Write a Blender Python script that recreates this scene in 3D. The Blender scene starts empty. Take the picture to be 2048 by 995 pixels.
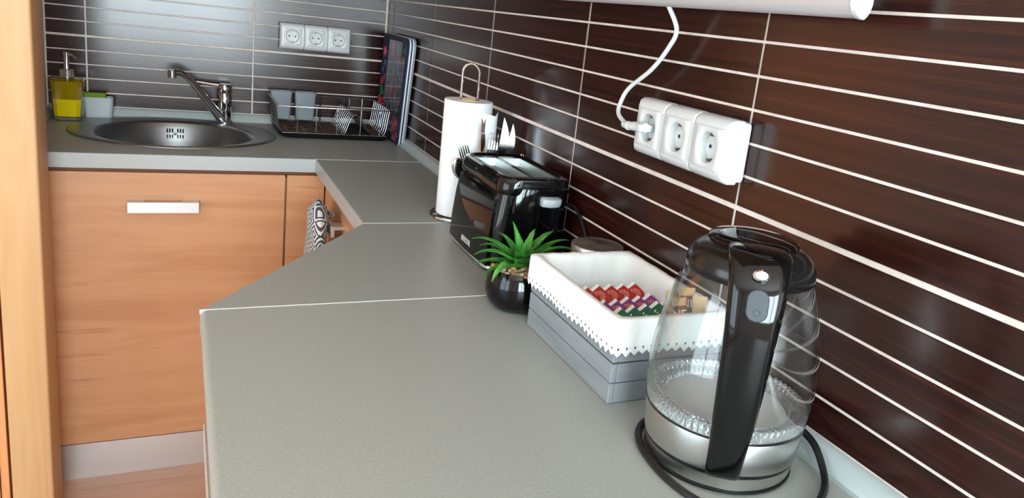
import bpy, bmesh, math, random
from mathutils import Vector, Matrix
from math import sin, cos, pi, sqrt, radians
random.seed(7)
SC = bpy.context.scene
COL = SC.collection
ZC = 0.9738            # worktop height

# ------------------------------------------------------------------ camera
cam_d = bpy.data.cameras.new('camera')
cam = bpy.data.objects.new('camera', cam_d); COL.objects.link(cam); SC.camera = cam
cam_d.sensor_width = 36; cam_d.lens = 1540.375 * 36 / 2048
cam_d.shift_x = -0.042709; cam_d.shift_y = -0.033805
cam_d.clip_start = 0.02; cam_d.clip_end = 50
_yaw, _pit, _rol = 0.46810, -0.24370, 0.11900
_f = Vector((sin(_yaw)*cos(_pit), cos(_yaw)*cos(_pit), sin(_pit)))
_r0 = Vector((cos(_yaw), -sin(_yaw), 0)); _u0 = _r0.cross(_f)
_r = _r0*cos(_rol) + _u0*sin(_rol); _u = -_r0*sin(_rol) + _u0*cos(_rol)
m = Matrix((( _r.x, _u.x, -_f.x, -0.6894), (_r.y, _u.y, -_f.y, -2.9223), (_r.z, _u.z, -_f.z, 1.4431), (0, 0, 0, 1)))
cam.matrix_world = m

# ------------------------------------------------------------------ world, lights, exposure
W = bpy.data.worlds.new('world'); SC.world = W; W.use_nodes = True
bg = W.node_tree.nodes['Background']; bg.inputs[0].default_value = (0.75, 0.86, 1.0, 1); bg.inputs[1].default_value = 1.5
def area(name, loc, rot, sx, sy, power, col):
    l = bpy.data.lights.new(name, 'AREA'); l.shape = 'RECTANGLE'; l.size = sx; l.size_y = sy
    l.energy = power; l.color = col
    o = bpy.data.objects.new(name, l); COL.objects.link(o); o.location = loc; o.rotation_euler = rot
    return o
# daylight through the rear window, plus an added fill light from the left
area('window_daylight', (-0.75, -5.14, 1.5), (radians(90), 0, 0), 1.40, 1.36, 75, (0.80, 0.945, 1.0))
area('left_fill_light', (-3.34, -3.0, 1.25), (0, radians(-90), 0), 2.2, 2.0, 22, (0.80, 0.945, 1.0))
SC.view_settings.view_transform = 'Standard'; SC.view_settings.look = 'None'
SC.view_settings.gamma = 1; SC.view_settings.use_curve_mapping = False
SC.view_settings.exposure = 1.08

# ------------------------------------------------------------------ materials
def lin(c):
    c /= 255.0
    return c/12.92 if c <= 0.04045 else ((c+0.055)/1.055)**2.4
def rgb(r, g, b): return (lin(r), lin(g), lin(b), 1)
def mat(name, col=None, rough=0.5, metal=0.0, spec=0.5, **kw):
    m = bpy.data.materials.new(name); m.use_nodes = True
    b = m.node_tree.nodes['Principled BSDF']
    if col: b.inputs['Base Color'].default_value = rgb(*col)
    b.inputs['Roughness'].default_value = rough; b.inputs['Metallic'].default_value = metal
    b.inputs['Specular IOR Level'].default_value = spec
    for k, v in kw.items(): b.inputs[k.replace('_', ' ')].default_value = v
    return m
class NT:
    def __init__(s, m): s.t = m.node_tree; s.b = s.t.nodes.get('Principled BSDF'); s.out = s.t.nodes['Material Output']
    def n(s, typ, **kw):
        x = s.t.nodes.new(typ)
        for k, v in kw.items():
            if k.startswith('i_'): x.inputs[k[2:].replace('_', ' ')].default_value = v
            else: setattr(x, k, v)
        return x
    def l(s, a, b): s.t.links.new(a, b)
    def coords(s, kind='Object', scale=(1, 1, 1), rnd=0.0):
        tc = s.n('ShaderNodeTexCoord'); mp = s.n('ShaderNodeMapping'); mp.inputs['Scale'].default_value = scale
        s.l(tc.outputs[kind], mp.inputs['Vector'])
        if rnd:
            oi = s.n('ShaderNodeObjectInfo'); mu = s.n('ShaderNodeMath', operation='MULTIPLY'); mu.inputs[1].default_value = rnd
            s.l(oi.outputs['Random'], mu.inputs[0]); s.l(mu.outputs[0], mp.inputs['Location'])
        return mp.outputs['Vector']
    def noise(s, vec, scale=5, detail=4, rough=0.5, dist=0.0):
        x = s.n('ShaderNodeTexNoise'); x.inputs['Scale'].default_value = scale; x.inputs['Detail'].default_value = detail
        x.inputs['Roughness'].default_value = rough; x.inputs['Distortion'].default_value = dist
        s.l(vec, x.inputs['Vector']); return x.outputs['Fac']
    def ramp(s, fac, stops):
        x = s.n('ShaderNodeValToRGB'); cr = x.color_ramp
        while len(cr.elements) < len(stops): cr.elements.new(0.5)
        for e, (p, c) in zip(cr.elements, stops): e.position = p; e.color = c
        s.l(fac, x.inputs['Fac']); return x.outputs['Color']
    def bump(s, fac, strength=0.1, dist=0.001):
        x = s.n('ShaderNodeBump'); x.inputs['Strength'].default_value = strength; x.inputs['Distance'].default_value = dist
        s.l(fac, x.inputs['Height']); s.l(x.outputs['Normal'], s.b.inputs['Normal'])
    def mix(s, fac, a, b):
        x = s.n('ShaderNodeMix', data_type='RGBA')
        s.l(fac, x.inputs[0])
        for v, i in ((a, 6), (b, 7)):
            if hasattr(v, 'is_linked'): s.l(v, x.inputs[i])
            else: x.inputs[i].default_value = v
        return x.outputs[2]

def wood(name, light, mid, dark, axis, rough=0.42, rnd=0.0, streak=1.0):
    """grain runs along axis (0,1,2)"""
    m = mat(name, mid, rough); t = NT(m)
    s1 = [9, 9, 9]; s1[axis] = 0.9; s2 = [70, 70, 70]; s2[axis] = 2.5
    v1 = t.coords('Object', s1, rnd); v2 = t.coords('Object', s2, rnd)
    c1 = t.ramp(t.noise(v1, 1.6, 5, 0.55, 0.6), [(0.3, rgb(*mid)), (0.5, rgb(*light)), (0.75, rgb(*mid))])
    fl = t.ramp(t.noise(v2, 1.0, 3, 0.6, 0.4), [(0.62, (0, 0, 0, 1)), (0.80, (0.75*streak,)*3 + (1,))])
    c2 = t.mix(fl, c1, rgb(*dark)); t.l(c2, t.b.inputs['Base Color'])
    return m

M = {}
# wenge-look tiles, grain along the strip
m = mat('tile_glaze', (50, 24, 17), 0.2, 0, 0.5); t = NT(m)
v = t.coords('Object', (1.5, 60, 130), 30.0)
c = t.ramp(t.noise(v, 1.0, 5, 0.65, 0.3), [(0.28, rgb(24, 9, 7)), (0.5, rgb(44, 18, 14)), (0.74, rgb(66, 30, 21))])
t.l(c, t.b.inputs['Base Color']); t.bump(t.noise(v, 1.0, 3), 0.018, 0.0004); M['tile'] = m
m = mat('grout', (226, 214, 204), 0.85, 0, 0.2); t = NT(m)
t.l(t.ramp(t.noise(t.coords('Object', (30, 30, 30)), 1, 4), [(0.3, rgb(214, 200, 190)), (0.7, rgb(234, 224, 215))]), t.b.inputs['Base Color']); M['grout'] = m
m = mat('worktop_laminate', (150, 151, 143), 0.42, 0, 0.5); t = NT(m)
c = t.ramp(t.noise(t.coords('Object', (260, 260, 260)), 1, 3, 0.7), [(0.3, rgb(147, 150, 144)), (0.55, rgb(155, 158, 152)), (0.75, rgb(163, 166, 160))])
t.l(c, t.b.inputs['Base Color']); M['worktop'] = m
M['edge'] = mat('worktop_edge', (168, 172, 172), 0.38)
M['skirt'] = mat('worktop_profile', (172, 182, 182), 0.25, 0.0, 0.6)
M['seam'] = mat('worktop_seam', (226, 228, 224), 0.45)
M['alder_x'] = wood('alder_front_x', (204, 149, 108), (190, 133, 92), (150, 94, 60), 0)
M['alder_y'] = wood('alder_front_y', (204, 149, 108), (190, 133, 92), (150, 94, 60), 1)
M['alder_z'] = wood('alder_front_z', (222, 150, 100), (210, 135, 86), (180, 105, 62), 2)
M['post'] = wood('pale_post_wood', (200, 160, 114), (192, 148, 101), (168, 120, 76), 2, 0.5, 0, 0.5)
M['floor'] = wood('floor_laminate', (196, 148, 118), (184, 132, 102), (150, 98, 70), 0, 0.35, 20.0)
M['plaster'] = mat('white_plaster', (232, 230, 225), 0.9, 0, 0.2)
m = mat('brushed_steel', (196, 196, 194), 0.3, 1.0); t = NT(m)
t.bump(t.noise(t.coords('Object', (4, 4, 900)), 1, 3), 0.06, 0.0003); M['steel'] = m
m = mat('brushed_plinth', (190, 186, 184), 0.36, 0.85); t = NT(m)
t.bump(t.noise(t.coords('Object', (3, 3, 500)), 1, 3), 0.08, 0.0004); m.node_tree.nodes['Principled BSDF'].inputs['Base Color'].default_value = rgb(214, 212, 210); M['plinth'] = m
m = mat('sink_steel', (150, 152, 153), 0.40, 1.0); t = NT(m)
t.bump(t.noise(t.coords('Object', (40, 400, 40)), 1, 3), 0.05, 0.0003); M['sink'] = m
m = mat('spun_steel_lid', (186, 184, 180), 0.27, 0.95); m.node_tree.nodes['Principled BSDF'].inputs['Anisotropic'].default_value = 0.8
t = NT(m); tg = t.n('ShaderNodeTangent', direction_type='RADIAL', axis='Z'); t.l(tg.outputs[0], t.b.inputs['Tangent']); M['lid'] = m
M['plate'] = mat('heating_plate_steel', (196, 196, 194), 0.62, 0.0)
M['chrome'] = mat('chrome', (222, 224, 226), 0.06, 1.0)
M['wire'] = mat('chrome_wire', (190, 192, 194), 0.2, 1.0)
M['slotm'] = mat('galvanised_sheet', (186, 194, 194), 0.3, 0.8)
M['handle'] = mat('satin_handle', (212, 214, 216), 0.38, 0.7)
M['white'] = mat('white_plastic', (212, 215, 214), 0.28)
M['white_m'] = mat('white_plastic_matte', (208, 210, 208), 0.5)
M['hole'] = mat('dark_hole', (38, 38, 38), 0.7)
M['clip'] = mat('earth_clip_metal', (120, 116, 108), 0.35, 0.9)
M['lampgrey'] = mat('lamp_aluminium', (208, 206, 208), 0.45, 0.25)
M['gloss_black'] = mat('gloss_black_plastic', (8, 8, 9), 0.06, 0, 0.42)
M['black'] = mat('satin_black_plastic', (17, 17, 18), 0.22, 0, 0.5)
M['tray'] = mat('matt_black_plastic', (12, 12, 13), 0.6, 0, 0.3)
M['rubber'] = mat('black_rubber', (16, 16, 17), 0.42)
M['grey_plastic'] = mat('light_grey_plastic', (176, 184, 188), 0.45)
M['cup_grey'] = mat('grey_translucent_plastic', (138, 146, 152), 0.4, Alpha=0.93)
M['sponge'] = mat('green_sponge', (104, 140, 48), 0.95, 0, 0.1)
m = mat('paper_towel', (243, 245, 244), 0.95, 0, 0.1); t = NT(m)
t.bump(t.noise(t.coords('Object', (160, 160, 160)), 1, 2), 0.12, 0.001); M['paper'] = m
m = mat('white_cotton', (240, 240, 237), 0.95, 0, 0.1); t = NT(m)
t.bump(t.noise(t.coords('Object', (22, 22, 22)), 1, 3, 0.5, 1.2), 0.35, 0.004); M['cotton'] = m
m = mat('grey_painted_wood', (140, 146, 151), 0.6); t = NT(m)
t.l(t.ramp(t.noise(t.coords('Object', (8, 8, 40)), 1, 4), [(0.3, rgb(132, 138, 143)), (0.7, rgb(148, 154, 158))]), t.b.inputs['Base Color']); M['crate'] = m
m = mat('leaf_green', (56, 128, 46), 0.45, 0, 0.4); t = NT(m)
t.l(t.ramp(t.noise(t.coords('Object', (30, 30, 30), 9.0), 1, 3), [(0.3, rgb(34, 96, 32)), (0.55, rgb(66, 136, 50)), (0.75, rgb(112, 168, 84))]), t.b.inputs['Base Color']); M['leaf'] = m
m = mat('pebble_stone', (190, 160, 125), 0.5); t = NT(m)
oi = t.n('ShaderNodeObjectInfo')
t.l(t.ramp(oi.outputs['Random'], [(0.0, rgb(150, 105, 62)), (0.35, rgb(188, 150, 108)), (0.65, rgb(206, 180, 146)), (0.85, rgb(170, 150, 128)), (1.0, rgb(240, 228, 206))]), t.b.inputs['Base Color']); M['pebble'] = m
M['soil'] = mat('dark_soil', (74, 54, 38), 0.95)
M['red'] = mat('red_sachet_paper', (168, 36, 34), 0.45)
M['purple'] = mat('purple_sachet_paper', (124, 48, 134), 0.45)
M['green'] = mat('green_sachet_paper', (22, 104, 74), 0.45)
M['sach_white'] = mat('white_sachet_edge', (244, 242, 238), 0.6)
M['coral'] = mat('coral_print', (236, 128, 116), 0.5)
M['orange'] = mat('orange_print', (218, 128, 92), 0.5)
M['tan'] = mat('tan_paper', (214, 184, 140), 0.6)
M['coffee_dark'] = mat('dark_grey_print', (64, 60, 62), 0.5)
M['print_white'] = mat('white_print', (238, 238, 236), 0.5)
M['silver_print'] = mat('silver_print', (196, 196, 196), 0.4, 0.2)
M['navy'] = mat('navy_fabric', (22, 26, 62), 0.7)
M['dark_fabric'] = mat('dark_grey_fabric', (58, 54, 58), 0.8)
M['bag_grey'] = mat('grey_blue_fabric', (136, 146, 156), 0.7)
M['stripe'] = mat('white_fabric_stripe', (226, 232, 238), 0.7)
M['pink'] = mat('pink_print', (232, 92, 124), 0.6); M['redf'] = mat('red_print', (214, 48, 62), 0.6)
M['teal'] = mat('teal_print', (92, 140, 148), 0.6); M['leafp'] = mat('green_print', (46, 138, 84), 0.6)
M['bluep'] = mat('blue_print', (74, 104, 160), 0.6)
M['logo'] = mat('light_grey_lettering', (198, 196, 190), 0.5)
# transparent sheet: see-through with a facing-angle gloss
def sheet(name, tint, f0=0.05, power=3.5, gl=0.03, body=0.0, bodycol=(1, 1, 1, 1), gain=0.75):
    m = bpy.data.materials.new(name); m.use_nodes = True; t = NT(m); t.t.nodes.remove(t.b)
    lw = t.n('ShaderNodeLayerWeight'); lw.inputs['Blend'].default_value = 0.5
    pw = t.n('ShaderNodeMath', operation='POWER'); pw.inputs[1].default_value = power; t.l(lw.outputs['Facing'], pw.inputs[0])
    ma = t.n('ShaderNodeMath', operation='MULTIPLY_ADD'); ma.inputs[1].default_value = gain; ma.inputs[2].default_value = f0
    t.l(pw.outputs[0], ma.inputs[0])
    tr = t.n('ShaderNodeBsdfTransparent'); tr.inputs[0].default_value = tint
    g = t.n('ShaderNodeBsdfGlossy'); g.inputs['Roughness'].default_value = gl
    src = tr.outputs[0]
    if body:
        d = t.n('ShaderNodeBsdfDiffuse'); d.inputs[0].default_value = bodycol
        mx0 = t.n('ShaderNodeMixShader'); mx0.inputs[0].default_value = body
        t.l(tr.outputs[0], mx0.inputs[1]); t.l(d.outputs[0], mx0.inputs[2]); src = mx0.outputs[0]
    mx = t.n('ShaderNodeMixShader'); t.l(ma.outputs[0], mx.inputs[0]); t.l(src, mx.inputs[1]); t.l(g.outputs[0], mx.inputs[2])
    t.l(mx.outputs[0], t.out.inputs['Surface']); return m
M['kettle_glass'] = sheet('kettle_glass', (0.97, 0.98, 0.98, 1), 0.05, 3.0, 0.01)
M['bottle_glass'] = sheet('bottle_glass', (0.97, 0.96, 0.90, 1), 0.06, 3.0, 0.02)
M['clear_plastic'] = sheet('clear_plastic', (0.92, 0.94, 0.95, 1), 0.04, 4.0, 0.08, 0.05, rgb(60, 70, 78), 0.5)
M['window_glass'] = sheet('window_glass', (0.97, 0.98, 0.98, 1), 0.05, 4.0, 0.0)
m = mat('thick_glass', (240, 244, 244), 0.03, 0, 0.5); b = m.node_tree.nodes['Principled BSDF']; b.inputs['Transmission Weight'].default_value = 0.85; b.inputs['IOR'].default_value = 1.45; M['thick_glass'] = m
m = mat('yellow_soap', (250, 226, 6), 0.08, 0, 0.5); b = m.node_tree.nodes['Principled BSDF']; b.inputs['Transmission Weight'].default_value = 0.12; b.inputs['IOR'].default_value = 1.33
b.inputs['Subsurface Weight'].default_value = 0.0; M['soap'] = m
# oven mitt: concentric diamonds
m = mat('mitt_cotton', (230, 230, 226), 0.9, 0, 0.1); t = NT(m)
vec = t.coords('Object', (1, 15, 15)); sep = t.n('ShaderNodeSeparateXYZ'); t.l(vec, sep.inputs[0])
def absfr(o):
    a = t.n('ShaderNodeMath', operation='FRACT'); t.l(o, a.inputs[0])
    b_ = t.n('ShaderNodeMath', operation='SUBTRACT'); t.l(a.outputs[0], b_.inputs[0]); b_.inputs[1].default_value = 0.5
    c_ = t.n('ShaderNodeMath', operation='ABSOLUTE'); t.l(b_.outputs[0], c_.inputs[0]); return c_.outputs[0]
ad = t.n('ShaderNodeMath', operation='ADD'); t.l(absfr(sep.outputs['Y']), ad.inputs[0]); t.l(absfr(sep.outputs['Z']), ad.inputs[1])
mu = t.n('ShaderNodeMath', operation='MULTIPLY'); t.l(ad.outputs[0], mu.inputs[0]); mu.inputs[1].default_value = 5.0
fr = t.n('ShaderNodeMath', operation='FRACT'); t.l(mu.outputs[0], fr.inputs[0])
t.l(t.ramp(fr.outputs[0], [(0.46, rgb(226, 226, 222)), (0.54, rgb(78, 82, 90))]), t.b.inputs['Base Color']); M['mitt'] = m

# ------------------------------------------------------------------ helpers
ORG = {}
def tag(o, label=None, cat=None, group=None, kind=None):
    for k, v in (('label', label), ('category', cat), ('group', group), ('kind', kind)):
        if v: o[k] = v
    return o
def thing(name, loc, label, cat, group=None):
    o = bpy.data.objects.new(name, None); COL.objects.link(o); o.location = loc; o.empty_display_size = 0.02
    ORG[o] = Vector(loc); return tag(o, label, cat, group)
class MB:
    def __init__(s, M4=None): s.v = []; s.f = []; s.M = M4
    def add(s, vs, fs):
        k = len(s.v)
        s.v += [(s.M @ Vector(p)) if s.M else Vector(p) for p in vs]
        s.f += [[i+k for i in f] for f in fs]; return s
    def box(s, x0, x1, y0, y1, z0, z1, bev=0, seg=2):
        if not bev:
            return s.add([(x, y, z) for z in (z0, z1) for y in (y0, y1) for x in (x0, x1)],
                  [(0, 2, 3, 1), (4, 5, 7, 6), (0, 1, 5, 4), (2, 6, 7, 3), (0, 4, 6, 2), (1, 3, 7, 5)])
        bm = bmesh.new(); bmesh.ops.create_cube(bm, size=1)
        for v in bm.verts: v.co = Vector(((x0+x1)/2+v.co.x*(x1-x0), (y0+y1)/2+v.co.y*(y1-y0), (z0+z1)/2+v.co.z*(z1-z0)))
        bmesh.ops.bevel(bm, geom=bm.edges[:], offset=bev, segments=seg, affect='EDGES', profile=0.5)
        bm.verts.index_update(); s.add([v.co[:] for v in bm.verts], [[v.index for v in f.verts] for f in bm.faces]); bm.free(); return s
    def loft(s, rings, cap0=True, cap1=True, closed=True):
        n = len(rings[0]); vs = [p for r in rings for p in r]; fs = []
        for i in range(len(rings)-1):
            for j in range(n if closed else n-1):
                k = (j+1) % n; fs.append((i*n+j, i*n+k, (i+1)*n+k, (i+1)*n+j))
        if cap0: fs.append(list(range(n))[::-1])
        if cap1: fs.append([(len(rings)-1)*n+j for j in range(n)])
        return s.add(vs, fs)
    def lathe(s, prof, c=(0, 0, 0), seg=32, cap0=True, cap1=True, sx=1, sy=1):
        return s.loft([[(c[0]+r*sx*cos(2*pi*j/seg), c[1]+r*sy*sin(2*pi*j/seg), c[2]+z) for j in range(seg)] for r, z in prof], cap0, cap1)
    def tube(s, pts, r, seg=8, closed=False, caps=True):
        P = [Vector(p) for p in pts]; n = len(P); rings = []; up = None
        rr = r if isinstance(r, (list, tuple)) else [r]*n
        for i in range(n):
            a = P[i-1] if (i or closed) else P[i]; b = P[(i+1) % n] if (i < n-1 or closed) else P[i]
            d = (b-a).normalized()
            if up is None: up = Vector((0, 0, 1)) if abs(d.z) < 0.9 else Vector((1, 0, 0))
            side = d.cross(up).normalized(); up = side.cross(d).normalized()
            rings.append([tuple(P[i]+(side*cos(2*pi*j/seg)+up*sin(2*pi*j/seg))*rr[i]) for j in range(seg)])
        if closed: rings.append(rings[0])
        return s.loft(rings, caps and not closed, caps and not closed)
    def prism(s, out, z0, z1):
        return s.loft([[(x, y, z0) for x, y in out], [(x, y, z1) for x, y in out]])
    def sphere(s, c, r, seg=12, rings=8, sc=(1, 1, 1)):
        pr = [[(c[0]+r*sc[0]*sin(pi*i/rings)*cos(2*pi*j/seg), c[1]+r*sc[1]*sin(pi*i/rings)*sin(2*pi*j/seg), c[2]-r*sc[2]*cos(pi*i/rings)) for j in range(seg)] for i in range(1, rings)]
        return s.loft(pr)
    def build(s, name, mt, parent=None, smooth=True, ang=35, loc=None):
        org = ORG[parent] if parent else Vector(loc if loc else (0, 0, 0))
        me = bpy.data.meshes.new(name); me.from_pydata([tuple(v-org) for v in s.v], [], s.f); me.materials.append(mt)
        bm = bmesh.new(); bm.from_mesh(me); bmesh.ops.recalc_face_normals(bm, faces=bm.faces)
        for f in bm.faces: f.smooth = smooth
        if smooth:
            ca = radians(ang)
            for e in bm.edges:
                if len(e.link_faces) == 2 and e.calc_face_angle(0) > ca: e.smooth = False
        bm.to_mesh(me); bm.free()
        o = bpy.data.objects.new(name, me); COL.objects.link(o)
        if parent: o.parent = parent
        else: o.location = org
        ORG[o] = org; return o
def rrect(cx, cy, hx, hy, r, z, seg=6):
    pts = []
    for qx, qy, a0 in ((1, 1, 0), (-1, 1, 90), (-1, -1, 180), (1, -1, 270)):
        for k in range(seg+1):
            a = radians(a0+90*k/seg); pts.append((cx+qx*(hx-r)+r*cos(a), cy+qy*(hy-r)+r*sin(a), z))
    return pts
def spline(pts, n=8, closed=False):
    P = [Vector(p) for p in pts]; out = []; N = len(P)
    for i in range(N if closed else N-1):
        g = (lambda k: P[k % N]) if closed else (lambda k: P[min(max(k, 0), N-1)])
        p0, p1, p2, p3 = g(i-1), g(i), g(i+1), g(i+2)
        for k in range(n):
            t_ = k/n
            out.append(0.5*((2*p1)+(p2-p0)*t_+(2*p0-5*p1+4*p2-p3)*t_*t_+(3*p1-p0-3*p2+p3)*t_**3))
    if not closed: out.append(P[-1])
    return out
def text_mesh(s, size, mw, mt, parent, name='lettering', ext=0.0002, bold=0.0, sx=1.0):
    cu = bpy.data.curves.new('txt', 'FONT'); cu.body = s; cu.size = size; cu.extrude = ext; cu.offset = bold
    cu.align_x = 'CENTER'; cu.align_y = 'CENTER'; cu.resolution_u = 2
    o = bpy.data.objects.new('txt', cu); COL.objects.link(o)
    bpy.context.view_layer.update()
    me = bpy.data.meshes.new_from_object(o.evaluated_get(bpy.context.evaluated_depsgraph_get()))
    bpy.data.objects.remove(o); bpy.data.curves.remove(cu)
    me.transform(Matrix.Diagonal((sx, 1, 1, 1))); me.transform(mw); me.transform(Matrix.Translation(-ORG[parent]))
    me.name = name; me.materials.clear(); me.materials.append(mt)
    q = bpy.data.objects.new(name, me); COL.objects.link(q); q.parent = parent; ORG[q] = ORG[parent]; return q
def frame(o, x, y, z):
    x, y, z = Vector(x), Vector(y), Vector(z)
    return Matrix(((x.x, y.x, z.x, o[0]), (x.y, y.y, z.y, o[1]), (x.z, y.z, z.z, o[2]), (0, 0, 0, 1)))
def copy_tree(o, parent=None):
    c = o.copy(); COL.objects.link(c)
    if parent: c.parent = parent
    for ch in list(o.children): copy_tree(ch, c)
    return c

# ------------------------------------------------------------------ room shell
def struct(mb, name, mt, **kw): return tag(mb.build(name, mt, smooth=False, **kw), kind='structure')
fl = struct(MB().box(-3.5, 0.15, -5.4, 0.15, -0.12, -0.012), 'floor', M['soil'])
struct(MB().box(-3.5, 0.15, -5.4, 0.15, 2.6, 2.7), 'ceiling', M['plaster'])
wr = struct(MB().box(0.0, 0.12, -5.3, 0.0, 0, 2.6), 'wall_right', M['grout'])
wb = struct(MB().box(-3.4, 0.12, 0.0, 0.12, 0, 2.6), 'wall_back', M['grout'])
struct(MB().box(-1.16, -1.0735, -0.72, 0.0, 0, 2.6), 'wall_alcove', M['plaster'])
struct(MB().box(-3.48, -3.4, -5.3, -4.1, 0, 2.6).box(-3.48, -3.4, -1.9, 0.1, 0, 2.6).box(-3.48, -3.4, -4.1, -1.9, 2.3, 2.6).box(-3.48, -3.4, -4.1, -1.9, 0, 0.2), 'wall_left', M['plaster'])
struct(MB().box(-3.4, -1.5, -5.3, -5.2, 0, 2.6).box(0.0, 0.1, -5.3, -5.2, 0, 2.6).box(-1.5, 0, -5.3, -5.2, 2.25, 2.6).box(-1.5, 0, -5.3, -5.2, 0, 0.78), 'wall_rear', M['plaster'])
w1 = struct(MB().box(-1.5, -1.44, -5.27, -5.1, 0.78, 2.25).box(-0.06, 0, -5.27, -5.1, 0.78, 2.25).box(-1.44, -0.06, -5.27, -5.1, 0.78, 0.84).box(-1.44, -0.06, -5.27, -5.1, 2.19, 2.25).box(-0.79, -0.71, -5.1, -5.06, 0.84, 2.19), 'window_1', M['white'])
MB().box(-1.44, -0.06, -5.24, -5.234, 0.84, 2.19).build('window_pane', M['window_glass'], w1)
w2 = struct(MB().box(-3.46, -3.3, -4.1, -4.03, 0.2, 2.3).box(-3.46, -3.3, -1.97, -1.9, 0.2, 2.3).box(-3.46, -3.3, -4.03, -1.97, 0.2, 0.28).box(-3.46, -3.3, -4.03, -1.97, 2.22, 2.3).box(-3.31, -3.27, -3.05, -2.95, 0.28, 2.22), 'added_window', M['white'])  # unseen window, added as a frame for the left fill light
MB().box(-3.45, -3.444, -4.03, -1.97, 0.28, 2.22).build('window_pane', M['window_glass'], w2)

# tiles: strips 42.6 mm high, one wider joint in every tile height
PITCH = 0.044615; ZR0 = 1.2246; TT = 0.00076; TH = 0.0014
def row_z(r): return ZR0 - r*PITCH - (TT if r > 0 else (0 if r == 0 else -TT))
tile_me = {}
def tile_mesh(L, Hh):
    k = (round(L, 4), round(Hh, 4))
    if k not in tile_me:
        a, h, b = L/2, Hh/2, 0.0006
        mb = MB().loft([[(-a, 0, -h), (a, 0, -h), (a, 0, h), (-a, 0, h)], [(-a, -TH+b, -h), (a, -TH+b, -h), (a, -TH+b, h), (-a, -TH+b, h)],
                        [(-a+b, -TH, -h+b), (a-b, -TH, -h+b), (a-b, -TH, h-b), (-a+b, -TH, h-b)]], False, True)
        o = mb.build('tile', M['tile'], smooth=False); tile_me[k] = o.data; bpy.data.objects.remove(o)
    return tile_me[k]
GAP = 0.0038; VGAP = 0.0048
def lay(parent, joints, rot, fixed):
    rng = random.Random(3)
    for r in range(-9, 6):                       # strip between joint r-? and r
        zt, zb = row_z(r-1), row_z(r)
        gt = 0.0072 if r-1 == 0 else GAP; gb = 0.0072 if r == 0 else GAP
        z1, z0 = zt-gt/2, zb+gb/2
        for a, b_ in zip(joints[:-1], joints[1:]):
            L = abs(b_-a)-VGAP
            if L < 0.01: continue
            o = bpy.data.objects.new('tile', tile_mesh(L, z1-z0)); COL.objects.link(o); o.parent = parent
            c = (a+b_)/2; jx = rng.uniform(-1, 1)*0.0016; jz = rng.uniform(-1, 1)*0.0016
            if rot: o.location = (0.0, c, (z0+z1)/2); o.rotation_euler = (jx, 0, radians(-90)+jz)
            else: o.location = (c, 0.0, (z0+z1)/2); o.rotation_euler = (jx, 0, jz)
J0 = -0.1034
lay(wr, [-0.0045, J0] + [J0-0.5*k for k in range(1, 7)], True, 0)
lay(wb, [-1.0713, -0.9608, -0.4608, -0.0045], False, 0)
# the last, low row down to the worktop profile
z1, z0 = row_z(5)-GAP/2, ZC+0.004
for a, b_ in zip([-0.0045, J0] + [J0-0.5*k for k in range(1, 6)], [J0] + [J0-0.5*k for k in range(1, 7)]):
    o = bpy.data.objects.new('tile', tile_mesh(abs(b_-a)-VGAP, z1-z0)); COL.objects.link(o); o.parent = wr
    o.location = (0, (a+b_)/2, (z0+z1)/2); o.rotation_euler = (0, 0, radians(-90))
for a, b_ in ((-1.0713, -0.9608), (-0.9608, -0.4608), (-0.4608, -0.0045)):
    o = bpy.data.objects.new('tile', tile_mesh(abs(b_-a)-VGAP, z1-z0)); COL.objects.link(o); o.parent = wb; o.location = ((a+b_)/2, 0, (z0+z1)/2)
# floor planks
pm = MB().box(-0.6, 0.6, -0.0955, 0.0955, -0.0115, 0.0, 0.0012, 1).build('plank', M['floor']); pme = pm.data; bpy.data.objects.remove(pm)
for i in range(27):
    for k in range(4):
        x = -3.1 + 1.203*k - (i*0.41 % 1.2)+0.45
        o = bpy.data.objects.new('plank', pme); COL.objects.link(o); o.parent = fl; o.location = (x, -0.56-0.1925*i+0.19, 0)
        if x > -0.25 or x < -3.0: o.scale.x = 0.5; o.location.x += -0.28 if x > -0.25 else 0.3

# ------------------------------------------------------------------ worktop and its wall profile
wt = thing('worktop', (-0.4, -1.2, ZC), 'grey laminate worktop running along both tiled walls', 'worktop')
T0 = ZC-0.039
hole = [(-.70+.284*cos(2*pi*j/64), -.28+.250*sin(2*pi*j/64)) for j in range(64)]
def to_edge(x, y):
    bx0, bx1, by0, by1 = -1.07, -0.334, -0.632, -0.003; dx, dy = x+.70, y+.28
    k_ = min([((bx1 if dx > 0 else bx0)+.70)/dx if abs(dx) > 1e-6 else 1e9, ((by1 if dy > 0 else by0)+.28)/dy if abs(dy) > 1e-6 else 1e9])
    return [-.70+dx*k_, -.28+dy*k_]
rim_ = [to_edge(*p) for p in hole]
for c_ in ((-1.07, -0.632), (-0.334, -0.632), (-0.334, -0.003), (-1.07, -0.003)):
    j = min(range(64), key=lambda q: (rim_[q][0]-c_[0])**2+(rim_[q][1]-c_[1])**2); rim_[j] = list(c_)
sl = MB().loft([[(x, y, T0) for x, y in hole], [(x, y, T0) for x, y in rim_], [(x, y, ZC) for x, y in rim_], [(x, y, ZC) for x, y in hole], [(x, y, T0) for x, y in hole]], False, False)
sl.box(-0.334, -0.003, -0.632, -0.003, T0, ZC)
sl.build('slab', M['worktop'], wt, smooth=False)
MB().prism([(-0.331, -1.305), (-0.003, -1.305), (-0.003, -0.6325), (-0.331, -0.6325)], T0, ZC).build('slab', M['worktop'], wt, smooth=False)
MB().prism([(-0.331, -1.3055), (-0.662, -1.7565), (-0.003, -1.7565), (-0.003, -1.3055)], T0, ZC).build('slab', M['worktop'], wt, smooth=False)
e = MB()                                          # wide section with a rounded front
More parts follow.
